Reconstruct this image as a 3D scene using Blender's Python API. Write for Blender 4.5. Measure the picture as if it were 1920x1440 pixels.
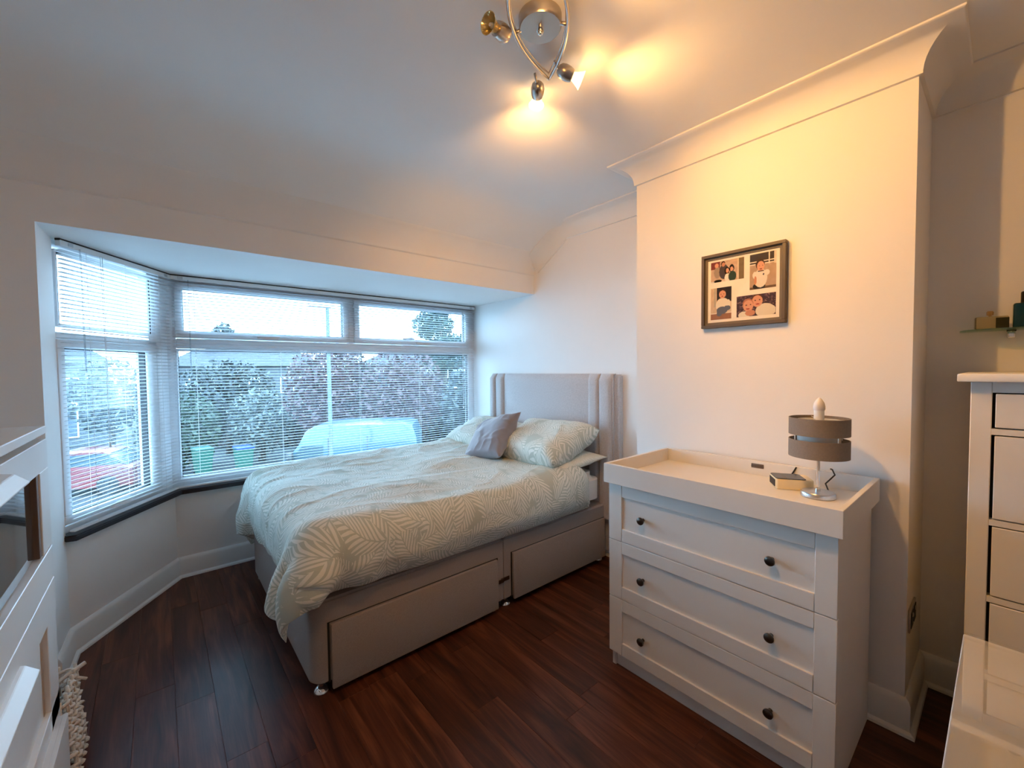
import bpy, bmesh, math, random
import numpy as np
from math import sin, cos, pi, radians, sqrt, atan2
from mathutils import Vector, Matrix

random.seed(7)
S = bpy.context.scene
for o in list(bpy.data.objects): bpy.data.objects.remove(o, do_unlink=True)
COL = S.collection

# ------------------------------------------------------------------ camera
cd = bpy.data.cameras.new('camera'); cam = bpy.data.objects.new('camera', cd); COL.objects.link(cam)
cd.sensor_width = 36; cd.lens = 784.18/1920*36; cd.clip_start = 0.02; cd.clip_end = 300
Fw = Vector((0.64500, 0.76334, -0.03576)); Rt = Vector((0.76354, -0.64567, -0.01089)); Up = Vector((0.03141, 0.02028, 0.99930))
cam.matrix_world = Matrix(((Rt.x, Up.x, -Fw.x, 0), (Rt.y, Up.y, -Fw.y, 0), (Rt.z, Up.z, -Fw.z, 1.35), (0, 0, 0, 1)))
S.camera = cam
# ------------------------------------------------------------------ world: overcast late-day sky
W = bpy.data.worlds.new('sky'); S.world = W; W.use_nodes = True
wt = W.node_tree; wt.nodes.clear()
wo = wt.nodes.new('ShaderNodeOutputWorld'); wb = wt.nodes.new('ShaderNodeBackground')
tc = wt.nodes.new('ShaderNodeTexCoord'); sp = wt.nodes.new('ShaderNodeSeparateXYZ'); rp = wt.nodes.new('ShaderNodeValToRGB')
wt.links.new(tc.outputs['Generated'], sp.inputs[0]); wt.links.new(sp.outputs['Z'], rp.inputs[0])
rp.color_ramp.elements[0].position = 0.0; rp.color_ramp.elements[0].color = (.47, .76, 1, 1)
rp.color_ramp.elements[1].position = 0.8; rp.color_ramp.elements[1].color = (.40, .70, 1, 1)
wt.links.new(rp.outputs[0], wb.inputs['Color']); wt.links.new(wb.outputs[0], wo.inputs[0])
wb.inputs['Strength'].default_value = 9.0
# ------------------------------------------------------------------ view
S.view_settings.view_transform = 'Standard'; S.view_settings.look = 'None'
S.view_settings.gamma = 1; S.view_settings.use_curve_mapping = False
S.view_settings.exposure = .90
WARM = (1.0, .515, .15)
SPOT_W = 15.5

# ------------------------------------------------------------------ materials
MATS = {}
def mat(name, col, rough=.5, metal=0, vary=.04, vscale=20, bump=0, bscale=200, spec=.5, sheen=0, coords='Object', trans=0, alpha=1, coat=0, aniso=None):
    if name in MATS: return MATS[name]
    m = bpy.data.materials.new(name); m.use_nodes = True; t = m.node_tree; n = t.nodes; l = t.links
    b = n['Principled BSDF']
    b.inputs['Roughness'].default_value = rough; b.inputs['Metallic'].default_value = metal
    b.inputs['Specular IOR Level'].default_value = spec
    if sheen: b.inputs['Sheen Weight'].default_value = sheen; b.inputs['Sheen Roughness'].default_value = .5
    if trans: b.inputs['Transmission Weight'].default_value = trans
    if coat: b.inputs['Coat Weight'].default_value = coat
    tcn = n.new('ShaderNodeTexCoord'); src = tcn.outputs[coords]
    mp = n.new('ShaderNodeMapping'); l.new(src, mp.inputs[0]); src = mp.outputs[0]
    if aniso: mp.inputs['Scale'].default_value = aniso
    nz = n.new('ShaderNodeTexNoise'); nz.inputs['Scale'].default_value = vscale; nz.inputs['Detail'].default_value = 4
    l.new(src, nz.inputs['Vector'])
    r = n.new('ShaderNodeValToRGB'); r.color_ramp.elements[0].position = .3; r.color_ramp.elements[1].position = .7
    r.color_ramp.elements[0].color = tuple(c*(1-vary) for c in col)+(1,)
    r.color_ramp.elements[1].color = tuple(min(1, c*(1+vary)) for c in col)+(1,)
    l.new(nz.outputs['Fac'], r.inputs[0]); l.new(r.outputs[0], b.inputs['Base Color'])
    if bump:
        n2 = n.new('ShaderNodeTexNoise'); n2.inputs['Scale'].default_value = bscale; n2.inputs['Detail'].default_value = 3; l.new(src, n2.inputs['Vector'])
        bp = n.new('ShaderNodeBump'); bp.inputs['Strength'].default_value = bump; bp.inputs['Distance'].default_value = .002
        l.new(n2.outputs['Fac'], bp.inputs['Height']); l.new(bp.outputs[0], b.inputs['Normal'])
    MATS[name] = m; return m
def srgb(r, g, b):
    f = lambda c: ((c/255+.055)/1.055)**2.4 if c > 10 else c/255/12.92
    return (f(r), f(g), f(b))
def emis(name, col, st):
    m = bpy.data.materials.new(name); m.use_nodes = True; b = m.node_tree.nodes['Principled BSDF']
    b.inputs['Base Color'].default_value = (*col, 1); b.inputs['Emission Color'].default_value = (*col, 1); b.inputs['Emission Strength'].default_value = st
    return m
def glass(name, tint, gloss=.08, rough=.0):
    m = bpy.data.materials.new(name); m.use_nodes = True; t = m.node_tree; n = t.nodes; n.clear(); l = t.links
    o = n.new('ShaderNodeOutputMaterial'); mx = n.new('ShaderNodeMixShader'); tr = n.new('ShaderNodeBsdfTransparent'); g = n.new('ShaderNodeBsdfGlossy')
    tr.inputs[0].default_value = (*tint, 1); g.inputs['Roughness'].default_value = rough
    fr = n.new('ShaderNodeLayerWeight'); fr.inputs[0].default_value = .2
    ma = n.new('ShaderNodeMath'); ma.operation = 'MULTIPLY_ADD'; ma.inputs[1].default_value = .5; ma.inputs[2].default_value = gloss
    l.new(fr.outputs['Fresnel'], ma.inputs[0]); l.new(ma.outputs[0], mx.inputs[0]); l.new(tr.outputs[0], mx.inputs[1]); l.new(g.outputs[0], mx.inputs[2]); l.new(mx.outputs[0], o.inputs[0])
    return m
M_wall = mat('wall_paint', (.86, .84, .82), .62, vary=.012, vscale=3, bump=.12, bscale=160)
M_ceil = mat('ceiling_paint', (.85, .84, .83), .75, vary=.012, vscale=3, bump=.1, bscale=120)
M_cove = mat('coving_paint', (.82, .80, .78), .6, vary=.01, vscale=5)
M_skirt = mat('gloss_white_wood', (.80, .79, .77), .35, vary=.015, vscale=8)
M_furn = mat('white_painted_wood', (.80, .78, .755), .38, vary=.012, vscale=6)
M_upvc = mat('white_plastic_frame', (.82, .84, .86), .3, vary=.01)
M_slat = mat('blind_slat_white', (.80, .82, .83), .4, vary=.01)
M_gasket = mat('black_rubber', (.015, .015, .018), .5)
M_sill = mat('dark_painted_sill', (.018, .015, .022), .3)
M_chrome = mat('polished_chrome', (.75, .75, .76), .08, 1, vary=.01)
M_steel = mat('brushed_steel', (.55, .50, .46), .28, 1, vary=.03, bump=.05)
M_satin = mat('satin_silver', (.62, .62, .63), .32, 1, vary=.02)
M_pewter = mat('dark_pewter', (.10, .085, .075), .32, 1, vary=.1)
M_white = mat('white_plain', (.82, .82, .82), .5)
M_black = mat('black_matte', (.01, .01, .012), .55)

# ------------------------------------------------------------------ mesh helpers
def link(name, me, m=None, parent=None, smooth=False):
    o = bpy.data.objects.new(name, me); COL.objects.link(o)
    if m is not None and len(me.materials) == 0:
        for mm in (m if isinstance(m, (list, tuple)) else [m]): me.materials.append(mm)
    if smooth:
        for p in me.polygons: p.use_smooth = True
    if parent is not None: o.parent = parent
    return o
def fin(name, bm, m, parent=None, smooth=False, autos=None):
    me = bpy.data.meshes.new(name); bmesh.ops.recalc_face_normals(bm, faces=bm.faces[:]); bm.to_mesh(me); bm.free()
    o = link(name, me, m, parent, smooth or autos is not None)
    if autos is not None: me.set_sharp_from_angle(angle=radians(autos))
    return o
def empty(name, loc=(0, 0, 0), rz=0, label=None, cat=None, group=None, kind=None):
    o = bpy.data.objects.new(name, None); COL.objects.link(o); o.location = loc; o.rotation_euler = (0, 0, rz); o.empty_display_size = .1
    tag(o, label, cat, group, kind); return o
def tag(o, label=None, cat=None, group=None, kind=None):
    if label: o['label'] = label
    if cat: o['category'] = cat
    if group: o['group'] = group
    if kind: o['kind'] = kind
    return o
def bx(bm, x0, x1, y0, y1, z0, z1, bev=0, seg=2, M=None):
    v = [bm.verts.new((x, y, z)) for x in (x0, x1) for y in (y0, y1) for z in (z0, z1)]
    f = [(0, 1, 3, 2), (4, 6, 7, 5), (0, 4, 5, 1), (2, 3, 7, 6), (0, 2, 6, 4), (1, 5, 7, 3)]
    fs = [bm.faces.new([v[i] for i in q]) for q in f]
    if bev:
        bmesh.ops.recalc_face_normals(bm, faces=fs)
        es = list({e for ff in fs for e in ff.edges})
        r = bmesh.ops.bevel(bm, geom=es, offset=bev, segments=seg, affect='EDGES', profile=.5)
        v = list({w for ff in r['faces'] for w in ff.verts} | {w for w in v if w.is_valid})
    if M is not None:
        for w in v: w.co = M @ w.co
def box(name, x0, x1, y0, y1, z0, z1, m, parent=None, bev=0.0, seg=2, M=None):
    bm = bmesh.new(); bx(bm, x0, x1, y0, y1, z0, z1, bev, seg, M); return fin(name, bm, m, parent, autos=(35 if bev else None))
def prism(bm, pts, z0, z1):
    a = [bm.verts.new((x, y, z0)) for x, y in pts]; b = [bm.verts.new((x, y, z1)) for x, y in pts]
    bm.faces.new(a); bm.faces.new(b); n = len(pts)
    for i in range(n): bm.faces.new((a[i], a[(i+1) % n], b[(i+1) % n], b[i]))
def lathe(bm, prof, seg=32, M=None):
    rings = []
    for r, z in prof:
        if r < 1e-6: rings.append([bm.verts.new((0, 0, z))])
        else: rings.append([bm.verts.new((r*cos(2*pi*i/seg), r*sin(2*pi*i/seg), z)) for i in range(seg)])
    for a, b in zip(rings, rings[1:]):
        for i in range(seg):
            j = (i+1) % seg
            if len(a) == 1 and len(b) == 1: continue
            if len(a) == 1: bm.faces.new((a[0], b[i], b[j]))
            elif len(b) == 1: bm.faces.new((a[i], a[j], b[0]))
            else: bm.faces.new((a[i], a[j], b[j], b[i]))
    if M is not None:
        for rg in rings:
            for w in rg: w.co = M @ w.co
def tube(bm, pts, r, seg=8, closed=False, flat=1.0):
    pts = [Vector(p) for p in pts]; n = len(pts); rings = []; up = None
    for i, p in enumerate(pts):
        if closed: t = pts[(i+1) % n]-pts[i-1]
        else: t = pts[min(i+1, n-1)]-pts[max(i-1, 0)]
        t.normalize()
        if up is None: up = Vector((0, 0, 1)) if abs(t.z) < .9 else Vector((1, 0, 0))
        s = t.cross(up); s.normalize(); u = s.cross(t); up = u
        rr = r[i] if isinstance(r, (list, tuple)) else r
        rings.append([bm.verts.new(p+s*(rr*cos(2*pi*k/seg))+u*(rr*flat*sin(2*pi*k/seg))) for k in range(seg)])
    m = n if closed else n-1
    for i in range(m):
        a, b = rings[i], rings[(i+1) % n]
        for k in range(seg): bm.faces.new((a[k], a[(k+1) % seg], b[(k+1) % seg], b[k]))
    if not closed: bm.faces.new(rings[0]); bm.faces.new(rings[-1])
def tubeo(name, pts, r, m, parent=None, seg=8, closed=False, flat=1.0):
    bm = bmesh.new(); tube(bm, pts, r, seg, closed, flat); return fin(name, bm, m, parent, True)
def latheo(name, prof, m, parent=None, seg=32, M=None, autos=40):
    bm = bmesh.new(); lathe(bm, prof, seg, M); return fin(name, bm, m, parent, autos=autos)
def sweep(name, secs, m, parent=None, smooth=True):
    """secs = list of rings (lists of points), open ends capped"""
    bm = bmesh.new(); R = [[bm.verts.new(p) for p in s] for s in secs]; k = len(R[0])
    for a, b in zip(R, R[1:]):
        for i in range(k): bm.faces.new((a[i], a[(i+1) % k], b[(i+1) % k], b[i]))
    bm.faces.new(R[0]); bm.faces.new(R[-1])
    return fin(name, bm, m, parent, autos=30)
def axisM(p, d, roll=None):
    d = Vector(d).normalized(); return Matrix.Translation(Vector(p)) @ d.to_track_quat('Z', 'Y').to_matrix().to_4x4()

# ================================================================== STRUCTURE
CH = 2.467
XA, XC = 2.45, 2.055            # alcove wall, chimney-breast face
YL, YB = 2.60, 3.50             # lintel plane, bay window wall
XL, YN = -.75, -1.5
A_, B_, C_ = (-.37, 2.6), (-.36, 2.87), (.06, 3.5)
ZS, ZB = .585, 1.98             # sill, bay soffit

# floor: base + one object per laminate board
def m_floor():
    m = bpy.data.materials.new('walnut_laminate'); m.use_nodes = True; t = m.node_tree; n = t.nodes; l = t.links; b = n['Principled BSDF']
    oi = n.new('ShaderNodeObjectInfo'); tcn = n.new('ShaderNodeTexCoord')
    ad = n.new('ShaderNodeVectorMath'); ad.operation = 'MULTIPLY_ADD'
    cb = n.new('ShaderNodeCombineXYZ')
    for i in range(3): l.new(oi.outputs['Random'], cb.inputs[i])
    l.new(cb.outputs[0], ad.inputs[0]); ad.inputs[1].default_value = (37, 61, 13); l.new(tcn.outputs['Object'], ad.inputs[2])
    def nz(scale, sc, det, dist=0):
        mp = n.new('ShaderNodeMapping'); mp.inputs['Scale'].default_value = scale; l.new(ad.outputs[0], mp.inputs[0])
        x = n.new('ShaderNodeTexNoise'); x.inputs['Scale'].default_value = sc; x.inputs['Detail'].default_value = det; x.inputs['Distortion'].default_value = dist
        l.new(mp.outputs[0], x.inputs['Vector']); return x.outputs['Fac']
    g1 = nz((9, .8, 1), 2.2, 6, 1.2); g2 = nz((60, 2.2, 1), 3, 3); g3 = nz((2.5, .8, 1), 1.6, 2)
    r1 = n.new('ShaderNodeValToRGB'); e = r1.color_ramp.elements
    e[0].position = .28; e[0].color = (*srgb(50, 25, 19), 1); e[1].position = .72; e[1].color = (*srgb(128, 76, 54), 1)
    k = e.new(.5); k.color = (*srgb(88, 47, 34), 1)
    l.new(g1, r1.inputs[0])
    mx = n.new('ShaderNodeMix'); mx.data_type = 'RGBA'; mx.blend_type = 'MULTIPLY'; mx.inputs[0].default_value = .55
    r2 = n.new('ShaderNodeValToRGB'); r2.color_ramp.elements[0].position = .3; r2.color_ramp.elements[0].color = (.5, .45, .42, 1); r2.color_ramp.elements[1].position = .6; r2.color_ramp.elements[1].color = (1.1, 1.05, 1, 1)
    l.new(g2, r2.inputs[0]); l.new(r1.outputs[0], mx.inputs[6]); l.new(r2.outputs[0], mx.inputs[7])
    hs = n.new('ShaderNodeHueSaturation'); ma = n.new('ShaderNodeMath'); ma.operation = 'MULTIPLY_ADD'; ma.inputs[1].default_value = .36; ma.inputs[2].default_value = .66
    l.new(oi.outputs['Random'], ma.inputs[0]); l.new(ma.outputs[0], hs.inputs['Value']); l.new(mx.outputs[2], hs.inputs['Color'])
    l.new(hs.outputs[0], b.inputs['Base Color'])
    mr = n.new('ShaderNodeMapRange'); mr.inputs['To Min'].default_value = .26; mr.inputs['To Max'].default_value = .42; l.new(g3, mr.inputs[0]); l.new(mr.outputs[0], b.inputs['Roughness'])
    b.inputs['Specular IOR Level'].default_value = .35
    bp = n.new('ShaderNodeBump'); bp.inputs['Strength'].default_value = .12; bp.inputs['Distance'].default_value = .001; l.new(g2, bp.inputs['Height']); l.new(bp.outputs[0], b.inputs['Normal'])
    return m
M_floor = m_floor()
floor = box('floor', XL-.2, XA+.2, YN-.2, YB+.2, -.25, -.006, mat('floor_underlay', (.012, .008, .007), .8)); tag(floor, kind='structure')
PW = .127; i = 0; x = XL
pl_meshes = {}
while x < XA:
    y = YN-random.random()*1.0
    x1 = min(x+PW, XA)
    while y < YB:
        L = random.choice((.78, .92, 1.05, 1.2))
        key = (round(x1-x, 3), L)
        if key not in pl_meshes:
            bm = bmesh.new(); w = x1-x; c = .0007; g = .0002
            lo = [(g, g), (w-g, g), (w-g, L-g), (g, L-g)]; hi = [(g+c, g+c), (w-g-c, g+c), (w-g-c, L-g-c), (g+c, L-g-c)]
            va = [bm.verts.new((*p, -.006)) for p in lo]; vb = [bm.verts.new((*p, -c)) for p in lo]; vc = [bm.verts.new((*p, 0)) for p in hi]
            bm.faces.new(vc)
            for q in range(4):
                bm.faces.new((va[q], va[(q+1) % 4], vb[(q+1) % 4], vb[q])); bm.faces.new((vb[q], vb[(q+1) % 4], vc[(q+1) % 4], vc[q]))
            me = bpy.data.meshes.new('plank'); bm.to_mesh(me); bm.free(); me.materials.append(M_floor); pl_meshes[key] = me
        if y+L > YN and y < YB and not (x < -.5 and y > 2.7):
            o = bpy.data.objects.new('plank', pl_meshes[key]); COL.objects.link(o); o.parent = floor; o.location = (x, y, 0)
        y += L
    x += PW

def wallbox(name, *a, m=M_wall):
    return tag(box(name, *a, m), kind='structure')
wallbox('wall_right', XA, XA+.2, YN-.2, YB+.04, 0, CH+.3)
wallbox('wall_chimney', XC, XA, .218, 1.343, 0, CH)
wallbox('wall_left', XL-.2, XL, YN-.2, YL+.3, 0, CH+.3)
wallbox('wall_back', XL-.2, XA+.2, YN-.2, YN, 0, CH+.3)
# front wall: block left of the bay, and the solid over the bay opening (lintel face + soffit)
bm = bmesh.new()
prism(bm, [(XL, 2.6), A_, B_, (B_[0]-.25, B_[1]+.18), (XL, 3.05)], 0, CH+.3)
prism(bm, [A_, (XA, 2.6), (XA, YB+.08), (-.02, YB+.08), (-.55, 3.05), B_], ZB, CH+.3)
tag(fin('wall_front', bm, M_wall), kind='structure')
# wall under the bay window
bm = bmesh.new()
nd = Vector((C_[0]-B_[0], C_[1]-B_[1])).normalized(); nn = Vector((-nd.y, nd.x))     # outward normal of the angled side
prism(bm, [B_, C_, (XA, YB), (XA, YB+.25), (-.10, YB+.25), (B_[0]+nn.x*.25-.02, B_[1]+nn.y*.25)], 0, ZS-.028)
tag(fin('wall_bay', bm, M_wall), kind='structure')
# ceiling: flat, then a soft bend down to the lintel
prof = [(YN-.2, CH), (2.02, CH), (2.12, CH-.004), (2.20, CH-.016), (2.27, CH-.037), (2.34, CH-.068), (2.42, CH-.112), (2.50, CH-.160), (2.60, CH-.222), (2.75, CH-.315)]
def ceil_z(y):
    for (a, za), (b, zb) in zip(prof, prof[1:]):
        if y <= b: return za+(zb-za)*(y-a)/(b-a)
bm = bmesh.new()
ra = [bm.verts.new((XL-.2, y, z)) for y, z in prof]; rb = [bm.verts.new((XA+.2, y, z)) for y, z in prof]
ta = [bm.verts.new((XL-.2, y, CH+.3)) for y, z in (prof[0], prof[-1])]; tb = [bm.verts.new((XA+.2, y, CH+.3)) for y, z in (prof[0], prof[-1])]
for i in range(len(prof)-1): bm.faces.new((ra[i], ra[i+1], rb[i+1], rb[i]))
bm.faces.new((ta[0], ta[1], tb[1], tb[0])); bm.faces.new(ra+[ta[1], ta[0]]); bm.faces.new(rb+[tb[1], tb[0]])
bm.faces.new((ra[0], rb[0], tb[0], ta[0])); bm.faces.new((ra[-1], rb[-1], tb[1], ta[1]))
tag(fin('ceiling', bm, M_ceil, autos=40), kind='structure')

# coving: concave quarter profile, a = out from wall, b = down from ceiling
CO = .115
cov = [(0, 0), (CO, 0), (CO, .006), (CO-.006, .010)]
for k in range(1, 8):
    t = k/8*pi/2; cov.append((CO-.006-(CO-.018)*sin(t)*1.0, .010+(CO-.024)*(1-cos(t))))
cov += [(.011, CO-.012), (.011, CO-.003), (.0, CO-.001)]
def cove(name, stations, lab):
    o = sweep(name, [[Vector(Wp)+Vector(ou)*a+Vector(dn)*b for a, b in cov] for Wp, ou, dn in stations], M_cove)
    tag(o, lab, None, None, 'structure'); return o
D = (0, 0, -1)
st = [((XA, YN, CH), (-1, 0, 0), D), ((XA, .218, CH), (-1, -1, 0), D), ((XC, .218, CH), (-1, -1, 0), D), ((XC, 1.343, CH), (-1, 1, 0), D),
      ((XA, 1.343, CH), (-1, 1, 0), D), ((XA, 2.22, CH), (-1, 0, 0), D), ((XA, 2.29, CH-.035), (-1, 0, 0), (0, -.35, -.95)), ((XA, 2.36, CH-.075), (-1, 0, 0), (0, -.52, -.86)), ((XA, 2.60, CH-.222), (-1, 0, 0), (0, -.54, -.84))]
cove('trim_1', st, 'white concave coving around the chimney breast and alcoves')
sl = (0, -.78, .55)
cove('trim_2', [((XL, YL, CH-.222), sl, D), ((XA, YL, CH-.222), sl, D)], 'white coving above the bay window opening')

# skirting with a bead at the floor
sk = [(0, 0), (.032, 0), (.030, .010), (.022, .016), (.018, .018), (.018, .112), (.012, .126), (.004, .132), (0, .132)]
def skirt(name, path, side=1):
    P = [Vector((p[0], p[1])) for p in path]; N = []
    for a, b in zip(P, P[1:]):
        d = (b-a).normalized(); N.append(Vector((d.y, -d.x))*side)
    st = []
    for i, p in enumerate(P):
        if i == 0: o = N[0]
        elif i == len(P)-1: o = N[-1]
        else:
            o = (N[i-1]+N[i]); o = o*(2/o.length_squared) if o.length > .1 else N[i]
        st.append([(p.x+o.x*a, p.y+o.y*a, b) for a, b in sk])
    o = sweep(name, st, M_skirt); tag(o, kind='structure')
skirt('baseboard_front', [(XL, 2.6), A_, B_, C_, (XA, YB)])
skirt('baseboard_right', [(XA, YB-.02), (XA, 1.343), (XC, 1.343), (XC, .218), (XA, .218), (XA, YN)])
skirt('baseboard_left', [(XL, YN), (XL, 2.6)])

# window sill (dark board)
bm = bmesh.new()
def offp(p, n, d): return (p[0]+n[0]*d, p[1]+n[1]*d)
ni = Vector((-nn.x, -nn.y))    # inward
k = .055
c_in = (C_[0]+k*.62+.0, YB-k)
b_in = (B_[0]+ni.x*k*.9, B_[1]+ni.y*k-.01)
prism(bm, [(B_[0]+.002, B_[1]-.03), b_in, c_in, (XA, YB-k), (XA, YB+.05), (C_[0]-.02, YB+.05), (B_[0]+nn.x*.05, B_[1]+nn.y*.05)], ZS-.028, ZS)
bmesh.ops.recalc_face_normals(bm, faces=bm.faces[:])
bmesh.ops.bevel(bm, geom=[e for e in bm.edges if abs(e.verts[0].co.z-e.verts[1].co.z) < 1e-5], offset=.005, segments=2, affect='EDGES')
tag(fin('trim_3', bm, M_sill, autos=40), 'dark window board below the bay window blinds', kind='structure')

# ------------------------------------------------------------------ windows (local: s along, o outward, z up)
M_pane = glass('window_glass', (.93, .97, 1.0), .03)
def frameM(org, d, n): return Matrix(((d[0], n[0], 0, org[0]), (d[1], n[1], 0, org[1]), (0, 0, 1, 0), (0, 0, 0, 1)))
def window(name, M, Ls, frames, sashes, fixed, lab):
    root = empty(name); tag(root, lab, None, None, 'structure')
    bm = bmesh.new()
    for (s0, s1, z0, z1) in frames: bx(bm, s0, s1, 0, .06, z0, z1, .004, 1, M)
    fin('frame', bm, M_upvc, root, autos=35)
    def ring(nm, s0, s1, z0, z1, w, o0, o1, m, par, bev=.004):
        bm = bmesh.new()
        bx(bm, s0, s1, o0, o1, z0, z0+w, bev, 1, M); bx(bm, s0, s1, o0, o1, z1-w, z1, bev, 1, M)
        bx(bm, s0, s0+w, o0, o1, z0+w, z1-w, bev, 1, M); bx(bm, s1-w, s1, o0, o1, z0+w, z1-w, bev, 1, M)
        return fin(nm, bm, m, par, autos=35)
    for (s0, s1, z0, z1, hx) in sashes:
        w = .042
        f = ring('sash', s0, s1, z0, z1, w, -.018, .05, M_upvc, root)
        ring('seal', s0+w-.002, s1-w+.002, z0+w-.002, z1-w+.002, .006, -.004, .03, M_gasket, f, .0005)
        bm = bmesh.new(); bx(bm, s0+w, s1-w, .018, .026, z0+w, z1-w, 0, 1, M); fin('pane', bm, M_pane, f)
        if hx:
            bm = bmesh.new(); s, z = hx; bx(bm, s-.07, s+.07, -.04, -.028, z-.008, z+.008, .004, 2, M); bx(bm, s-.02, s+.02, -.03, -.014, z-.014, z+.014, .003, 1, M)
            fin('handle', bm, M_white, f, autos=40)
    for (s0, s1, z0, z1) in fixed:
        f = ring('glazing_bead', s0-.012, s1+.012, z0-.012, z1+.012, .012, -.006, .03, M_upvc, root, .003)
        ring('seal', s0-.002, s1+.002, z0-.002, z1+.002, .006, -.003, .03, M_gasket, f, .0005)
        bm = bmesh.new(); bx(bm, s0, s1, .018, .026, z0, z1, 0, 1, M); fin('pane', bm, M_pane, f)
    return root
M1 = frameM((0, 3.505), (1, 0), (0, 1))
window('window_1', M1, 2.4, [(.03, 2.45, ZS, .645), (.03, 2.45, 1.915, 1.98), (.03, .095, .645, 1.915), (2.385, 2.45, .645, 1.915), (.095, 2.385, 1.51, 1.575), (1.205, 1.25, 1.575, 1.915)],
       [(.092, 1.20, 1.578, 1.94, (.62, 1.592)), (1.252, 2.386, 1.578, 1.94, (1.87, 1.592))], [(.102, 2.372, .66, 1.495)], 'wide white front window of the bay with two top lights')
off = .012
M2 = frameM((B_[0]+nn.x*off, B_[1]+nn.y*off), (nd.x, nd.y), (nn.x, nn.y))
window('window_2', M2, .757, [(-.02, .77, ZS, .62), (-.02, .77, 1.955, 1.98), (-.02, .012, .62, 1.955), (.66, .80, .62, 1.955), (.012, .66, 1.52, 1.55)],
       [(-.005, .60, .63, 1.515, (.30, .643))], [(.03, .615, 1.585, 1.925)], 'narrow angled side window at the left of the bay')
box('post', .60, .665, .0, .05, .62, 1.955, M_upvc, bpy.data.objects['window_2'], .003, M=M2)

# ------------------------------------------------------------------ venetian blinds
def slat_mesh(L):
    me = bpy.data.meshes.new('slat'); vs = []; fs = []
    n = 4; w = .025
    for sx in (0, L):
        for k in range(n+1):
            u = k/n-.5; vs.append((sx, u*w, .0022*(1-(2*u)**2)))
        for k in range(n+1):
            u = k/n-.5; vs.append((sx, u*w, .0022*(1-(2*u)**2)-.0004))
    q = 2*(n+1)
    for k in range(n):
        fs.append((k, k+1, q+k+1, q+k)); fs.append((n+1+k, q+n+1+k, q+n+2+k, n+2+k))
    fs.append((0, q, q+n+1, n+1)); fs.append((n, 2*n+1, q+2*n+1, q+n))
    me.from_pydata(vs, [], fs); me.materials.append(M_slat)
    for p in me.polygons: p.use_smooth = True
    return me
def blind(org, ang, L, cords, wand, pull, lab):
    root = empty('venetian_blind', (org[0], org[1], ZS), ang, lab, 'blind')
    H = ZB-ZS
    box('head_rail', 0, L, -.0125, .0125, H-.034, H-.008, M_slat, root, .002, 1)
    for s in (.05, L-.05): box('bracket', s-.014, s+.014, -.0145, .014, H-.030, H-.012, M_satin, root, .002, 1)
    box('gap_shadow_strip', 0, L, -.0105, .012, H-.009, H-.001, M_gasket, root)  # black strip stands in for the shadow line between head rail and soffit
    me = slat_mesh(L-.006)
    z = H-.052; tilt = radians(-8)
    while z > .036:
        o = bpy.data.objects.new('slat', me); COL.objects.link(o); o.parent = root; o.location = (.003, 0, z); o.rotation_euler = (tilt+random.uniform(-.02, .02), 0, 0)
        z -= .0205
    box('bottom_rail', .003, L-.003, -.012, .012, .012, .024, M_slat, root, .003, 2)
    for s in cords:
        bm = bmesh.new(); tube(bm, [(s, -.0135, .02), (s, -.0135, H-.03)], .0008, 5); tube(bm, [(s, .0135, .02), (s, .0135, H-.03)], .0008, 5)
        fin('ladder_cord', bm, M_white, root)
    if wand is not None: tubeo('tilt_wand', [(wand, -.022, H-.03), (wand, -.024, H-.06), (wand, -.026, H-.62)], .0035, glass('clear_wand', (.9, .93, .95), .2), root, 6)
    if pull is not None:
        bm = bmesh.new(); pts = [(pull, -.022, H-.03), (pull+.004, -.024, H-.5), (pull+.002, -.024, H-.98)]
        tube(bm, pts, .0012, 5); tube(bm, [(pull+.012, -.022, H-.03), (pull+.010, -.024, H-.98)], .0012, 5)
        lathe(bm, [(0, -.025), (.006, -.022), (.005, 0), (0, .004)], 10, Matrix.Translation((pull+.006, -.024, H-.99)))
        fin('pull_cord', bm, M_white, root, True)
    return root
blind((.075, 3.463), 0, 2.365, (.12, .62, 1.20, 1.75, 2.25), .09, 2.2, 'wide white venetian blind on the front bay window behind the bed')
lp = (B_[0]+ni.x*.030-nd.x*.004, B_[1]+ni.y*.030-nd.y*.004)
blind(lp, atan2(nd.y, nd.x), .738, (.13, .37, .62), .085, .20, 'narrow white venetian blind on the angled side window')

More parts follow.
